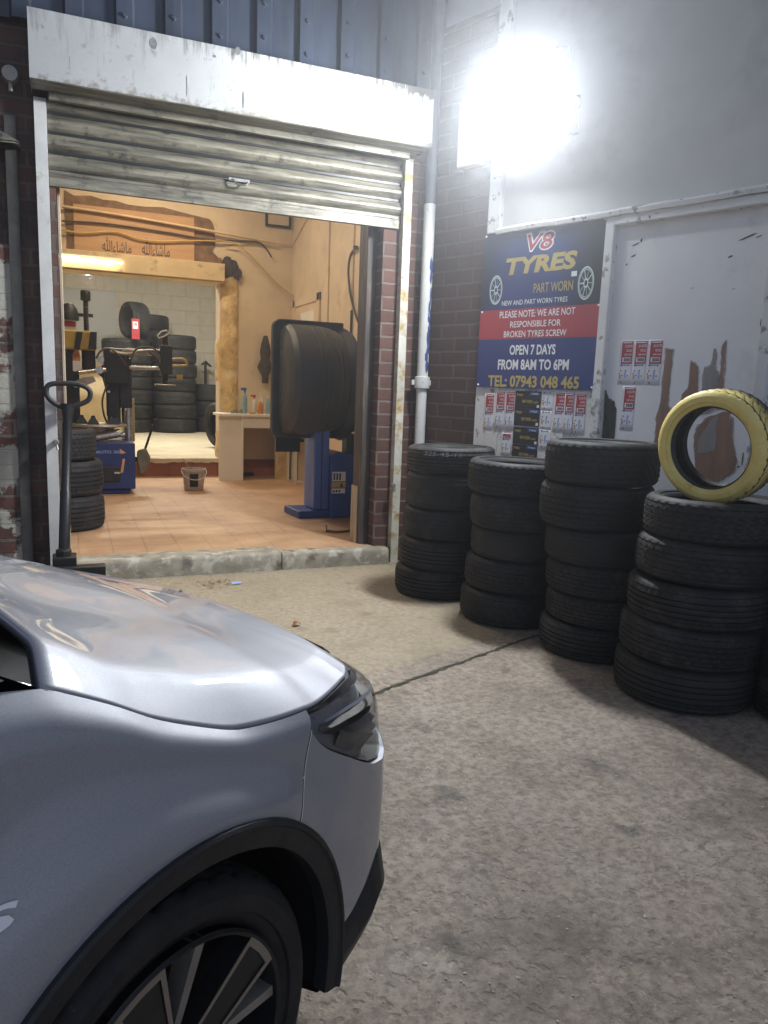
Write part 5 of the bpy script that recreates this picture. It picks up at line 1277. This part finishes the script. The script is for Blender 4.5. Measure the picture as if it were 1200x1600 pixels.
# headlight: smoked housing, reflectors, clear cover
hcols = [c for c in front_cols(.244) if c.y < .30]
top = lambda c: c.zg - .004
lo_ = lambda c: interp(HL, c.x)
for side in (0, 1):
    F = (lambda r: r) if side == 0 else mirror
    hl = cp('headlight', MB().loft(F(panel(hcols, lo_, top, 10, .050))), M['lamp_house'], smooth=45)
    cp('lamp_glass', MB().loft(F(panel(hcols, lo_, top, 14, .012))), M['lens'], hl, smooth=60)
    ring = [c for c in hcols]
    cp('lamp_rim', MB().loft(F([[c.p(lo_(c) + .002, .010) for c in ring], [c.p(lo_(c) + .002, .050) for c in ring]])), M['black'], hl)
    cp('lamp_rim', MB().loft(F([[c.p(top(c) - .002, .010) for c in ring], [c.p(top(c) - .002, .050) for c in ring]])), M['black'], hl)
    rr = [c for c in hcols if .42 < c.x]
    dr = [[c.p(top(c) - .050 - .02 * (c.x - .42), .020), c.p(top(c) - .052 - .02 * (c.x - .42), .046), c.p(top(c) - .068 - .02 * (c.x - .42), .046), c.p(top(c) - .064 - .02 * (c.x - .42), .020)] for c in rr]
    cp('light_guide', MB().loft(F(dr)), M['steel_dull'], hl, smooth=30)
    rr = [c for c in hcols if .40 < c.x]
    cp('lamp_ridge', MB().loft(F([[c.p(top(c) - .030, .0105) for c in rr], [c.p(top(c) - .0245, .0105) for c in rr]])), M['ridge'], hl)
    rr = [c for c in hcols if c.x > .47]
    cp('reflector', MB().loft(F([[c.p(top(c) - .080, .047), c.p(lo_(c) + .055, .030 + .012 * math.sin(i * .9)), c.p(lo_(c) + .015, .047)] for i, c in enumerate(rr)])), M['steel_dull'], hl, smooth=20)
# black lower bumper
lc = front_cols(.405)
def zlip(c): return interp([(.405, .205), (.47, .20), (.60, .215), (.82, .19)], c.x)
both('lower_bumper', [[c.p(zlow(c.x) - .002, .004), c.p(zlow(c.x) - .012, -.004), c.p(zlow(c.x) * .55 + zlip(c) * .45, -.012 - .010 * min(1, max(0, (c.x - .42) / .15))), c.p(zlip(c) + .03, -.006), c.p(zlip(c), .015), c.p(zlip(c) - .01, .09)] for c in lc], 'black_plastic', 30)
# grille
gc = [c for c in front_cols(.70) if c.y > .42]
both('grille', [[c.p(.45 + .03 * k, -.004 - (.006 if k % 2 else 0)) for k in range(9)] for c in gc], 'black', 20)
# wheel arch cladding and liner, front and rear
for ax_ in (0, -2.62):
    for side in (0, 1):
        rows = []; rin = []
        for a in range(-14, 195, 4):
            t = R(a); u, w = math.cos(t), math.sin(t)
            def pt(rad, off): return (ax_ + rad * u, (off + (out_at_x(ax_ + rad * u) if ax_ == 0 else 0)) if side == 0 else CW - off - (out_at_x(ax_ + rad * u) if ax_ == 0 else 0), ZC + rad * w)
            rows.append([pt(RA + .002, .010), pt(RA + .002, -.008), pt(RA - .003, -.012), pt(RA - .008, -.0115), pt(RA - .012, -.006), pt(RA - .040, -.003), pt(RA - .047, .001), pt(RA - .049, .03)])
            rin.append([pt(RA - .046, .02), pt(RA - .030, .10), pt(RA - .03, .32)])
        arch = cp('arch_cladding', MB().loft(rows), M['black_plastic'], smooth=28)
        cp('arch_liner', MB().loft(rin), M['black_plastic'], arch, smooth=40)
# hood
hc = [c for c in [colm_x(-.150 + .02 * k) for k in range(36)] if c.x < .55] + [c for c in front_cols(.55)]
FB = [(0, 0), (.05, .20), (.11, .41), (.16, .48), (.24, .55), (.33, .625), (.42, .67), (.52, .72), (.70, .90), (.85, .975), (1, 1)]
CX = [(0, -.03), (.25, .30), (.45, .575), (.7, .705), (1, .768)]
ZCN = [(-.1, 1.128), (-.03, 1.116), (.08, 1.083), (.15, 1.060), (.23, 1.034), (.35, .988), (.46, .942), (.55, .898), (.66, .864), (.768, .834)]
EP = [Vector(c.p(c.zg, .005)) for c in hc]
ln = [0]
for a, c in zip(EP, EP[1:]): ln.append(ln[-1] + (c - a).length)
rows = []
for i, e in enumerate(EP):
    a = ln[i] / ln[-1]; cx_ = sinterp(CX, a); zc = sinterp(ZCN, cx_); r = []
    for k in range(41):
        bb = (k / 40) ** 1.25; bf = sinterp(FB, bb)
        z = e.z + .001 + bf * (zc - e.z)
        back = math.exp(-(a / .07) ** 2) * min(1, bb / .10)
        r.append((e.x + (cx_ - e.x) * bb + .026 * back, e.y + (CW / 2 - e.y) * bb, z + .006 * back))
    rows.append(r)
full = [r + [(x, CW - y, z) for x, y, z in reversed(r[:-1])] for r in rows]
hood = cp('bonnet', MB().loft(full), M['paint'], smooth=70)
s = hood.modifiers.new('solid', 'SOLIDIFY'); s.thickness = .012; s.offset = -1
# dark gap under the bonnet edge
both('panel_gap', [[c.p(c.zg - .001, .0), c.p(c.zg - .012, .012), c.p(c.zg - .03, .05)] for c in hc if c.y < .15], 'black', 60)
# windscreen, cowl, pillars, roof, cabin glass
r0 = full[0]; nn = len(r0)
cw = [[(x - .002, y, z - .012) for x, y, z in r0], [(x - .05, y, z - .016) for x, y, z in r0]]
cp('scuttle', MB().loft(cw), M['black_plastic'])
tops = []
for k, (x, y, z) in enumerate(r0):
    u = (y - .9) / .79; tops.append((-.98 + .10 * (1 - u * u), .9 + u * .60, 1.50 + .035 * (1 - u * u)))
ws = [[(x - .012 + (t[0] - x + .012) * q, y + (t[1] - y) * q, z - .006 + (t[2] - z + .006) * q + .03 * math.sin(q * 3.14)) for (x, y, z), t in zip(r0, tops)] for q in (0, .15, .3, .5, .75, 1)]
cp('windscreen', MB().loft(ws), M['windscreen'], smooth=60)
dash = [[(x - .10, .15 + (y - .12) * .95, 1.0 + .01 * (k % 2)) for k, (x, y, z) in enumerate(r0)], [(x - .50, .15 + (y - .12) * .95, .98) for x, y, z in r0]]
cp('dashboard', MB().loft(dash), M['black_plastic'])
for side in (0, 1):
    fy = (lambda y: y) if side == 0 else (lambda y: CW - y)
    b = MB(); b.tube([(-.165, fy(.118), 1.046), (-.30, fy(.135), 1.115), (-.46, fy(.165), 1.215), (-.60, fy(.20), 1.31), (-.72, fy(.235), 1.395), (-.99, fy(.298), 1.505)], [.004, .007, .014, .026, .034, .036], 10); cp('pillar', b, M['paint'], smooth=60)
    sill = [colm_x(x).p(colm_x(x).zg) for x in (-.156, -.6, -1.0, -1.6, -2.2, -2.8, -3.2)]
    rail = [(-.170, .118, 1.052), (-.62, .21, 1.335), (-1.0, .30, 1.50), (-1.6, .31, 1.54), (-2.2, .32, 1.53), (-2.8, .34, 1.47), (-3.2, .36, 1.36)]
    cp('side_window', MB().loft([[(x, fy(y), z) for x, y, z in sill], [(x, fy(y), z) for x, y, z in rail]]), M['windscreen'], smooth=60)
rf = []
for x, h, w in ((-.98, 1.50, .60), (-1.3, 1.535, .59), (-1.8, 1.55, .585), (-2.4, 1.53, .575), (-2.9, 1.46, .56), (-3.2, 1.37, .54)):
    rf.append([(x + .10 * (1 - u * u) * (1 if x > -1.2 else 0), .9 + u * w, h + .04 * (1 - u ** 4)) for u in (k / 10 - 1 for k in range(21))])
cp('roof', MB().loft(rf), M['paint'], smooth=60)
cp('rear_window', MB().loft([[(x, y, z) for x, y, z in rf[-1]], [(-3.52, .9 + u * .72, 1.02) for u in (k / 10 - 1 for k in range(21))]]), M['windscreen'], smooth=60)
# doors and rear quarter
both('door', panel([colm_x(-1.62 + .05 * k) for k in range(21)] + [colm_x(-.606)], lambda c: .34, lambda c: c.zg, 20), 'paint')
dxs = sorted([-1.63 - .05 * k for k in range(12)] + [-2.62 + RA * math.sin(R(a)) for a in range(-90, 91, 6)] + [-3.08, -3.12])
rq = [Colm(OUT[i].x, OUT[i].y, norm_at(i)) for i in range(0, 42) if OUT[i].x < -3.12] + [colm_x(x) for x in dxs if x > -3.12]
both('rear_quarter', panel(rq, lambda c: zlow(c.x) if c.x > -3.1 else .36, lambda c: c.zg, 20), 'paint')
both('sill_cladding', [[(x, .0 + .02, .345), (x, -.006, .335), (x, .0, .24), (x, .04, .19)] for x in (-2.20, -1.6, -1.0, -.43)], 'black_plastic', 30)
b = MB().box(-3.4, .45, .35, 1.45, .22, .30); cp('underbody', b, M['black'])
b = MB().box(-3.1, -.42, .12, 1.68, .34, 1.0); cp('cabin_trim', b, M['black_plastic'])
for yy in (.28, 1.02):
    b = MB().box(-1.55, -1.40, yy, yy + .50, .9, 1.42); cp('seat', b, M['black_plastic'], bevel=.06)
b = MB().box(-.10, .60, .30, 1.50, .55, .78); cp('engine_bay', b, M['black'])
# badge on the wing, only its end in view
b = MB(); vs_, fs_ = text_geo('ES', .03, .25)
bx = [(-.350 + u * .106, .800 + v * .027) for u, v in vs_]
b.add([(x, colm_x(x).p(z)[1] - .003, z) for x, z in bx], fs_)
q = cp('badge', b, M['edge']); s = q.modifiers.new('solid', 'SOLIDIFY'); s.thickness = .003; s.offset = 0


def wheel(wx, side):
    y0 = .032 if side == 0 else CW - .032; sg_ = 1 if side == 0 else -1
    w = bpy.data.objects.new('wheel', None); COL.objects.link(w); w.parent = CAR; w.location = (wx, y0, ZC - .006); w.rotation_euler = (0, 0, 0 if side == 0 else math.pi)
    Rr, W = .332, .215; rin = .245
    me = tyre_mesh('tyre', Rr, W, rin, 'slant', 216)
    me.transform(Matrix.Rotation(R(-90), 4, 'X'))                 # axis z -> y, face at y = 0
    o = bpy.data.objects.new('tyre', me); COL.objects.link(o); o.parent = w
    b = MB().lathe([(.247, .006), (.243, .0), (.236, .004), (.232, .02), (.226, .10), (.226, .20)], 64, (0, 0, 0), 'y'); rim = b.build('rim', M['black'], w, world=False, smooth=35)
    b = MB().lathe([(0, .085), (.226, .085)], 40, (0, 0, 0), 'y'); b.build('brake_disc', M['black'], rim, world=False)
    dark = MB(); face = MB(); fin = MB()
    for k in range(5):
        th = R(34 + 72 * k); c, s = math.cos(th), math.sin(th)
        P = lambda r, e, y: (r * c - e * s, y, r * s + e * c)
        dark.add([P(.05, -.030, .018), P(.05, .030, .018), P(.236, .047, .006), P(.236, -.047, .006), P(.05, -.030, .05), P(.05, .030, .05), P(.236, .047, .05), P(.236, -.047, .05)], [(0, 1, 2, 3), (0, 4, 5, 1), (1, 5, 6, 2), (2, 6, 7, 3), (3, 7, 4, 0)])
        o1, o2, i1, i2 = .031, .047, .022, .036
        for sgn in (-1, 1):
            face.add([P(.055, sgn * .030, .0155), P(.055, sgn * .0225, .0155), P(.222, sgn * .036, .0035), P(.236, sgn * .0475, .0025)], [(0, 1, 2, 3)])
        face.add([P(.236, -.0475, .0025), P(.240, 0, .0025), P(.236, .0475, .0025), P(.222, .036, .0035), P(.225, 0, .0035), P(.222, -.036, .0035)], [(0, 1, 4, 5), (1, 2, 3, 4)])
        th2 = R(34 - 31 + 72 * k); c, s = math.cos(th2), math.sin(th2)
        Q = lambda r, e, y: (r * c - e * s, y, r * s + e * c)
        fin.add([Q(.07, -.007, .030), Q(.07, .007, .030), Q(.236, .010, .012), Q(.236, -.010, .012), Q(.07, -.010, .06), Q(.07, .010, .06), Q(.236, .014, .05), Q(.236, -.014, .05)], [(0, 1, 2, 3), (0, 4, 5, 1), (1, 5, 6, 2), (3, 7, 4, 0)])
    dark.build('spoke', M['black'], rim, world=False); face.build('spoke_face', M['machined'], rim, world=False); fin.build('spoke_fin', M['steel_dull'], rim, world=False)
    b = MB().lathe([(0, .004), (.03, .006), (.06, .016), (.065, .05)], 32, (0, 0, 0), 'y'); b.build('hub_cap', M['black'], rim, world=False, smooth=35)
    return w


M['machined'] = pm('machined alloy', (.34, .31, .28), .4, metal=.7, var=.05)
for wx in (0, -2.62):
    for side in (0, 1): wheel(wx, side)

# ------------------------------------------------------------------ added haze volume, stands in for lens bloom round the floodlight
def haze():
    b = MB().box(-121, 121, -161, 31, -1.4, 8.5); m = bpy.data.materials.new('bloom haze'); m.use_nodes = True
    N = m.node_tree.nodes; L = m.node_tree.links; N.remove(N['Principled BSDF'])
    v = N.new('ShaderNodeVolumePrincipled'); v.inputs['Density'].default_value = HAZE; v.inputs['Anisotropy'].default_value = .84
    v.inputs['Color'].default_value = (.92, .95, 1, 1); L.new(v.outputs[0], N['Material Output'].inputs['Volume'])
    tag(b.build('bloom_haze', m, world=False), kind='stuff')


HAZE = .010
haze()
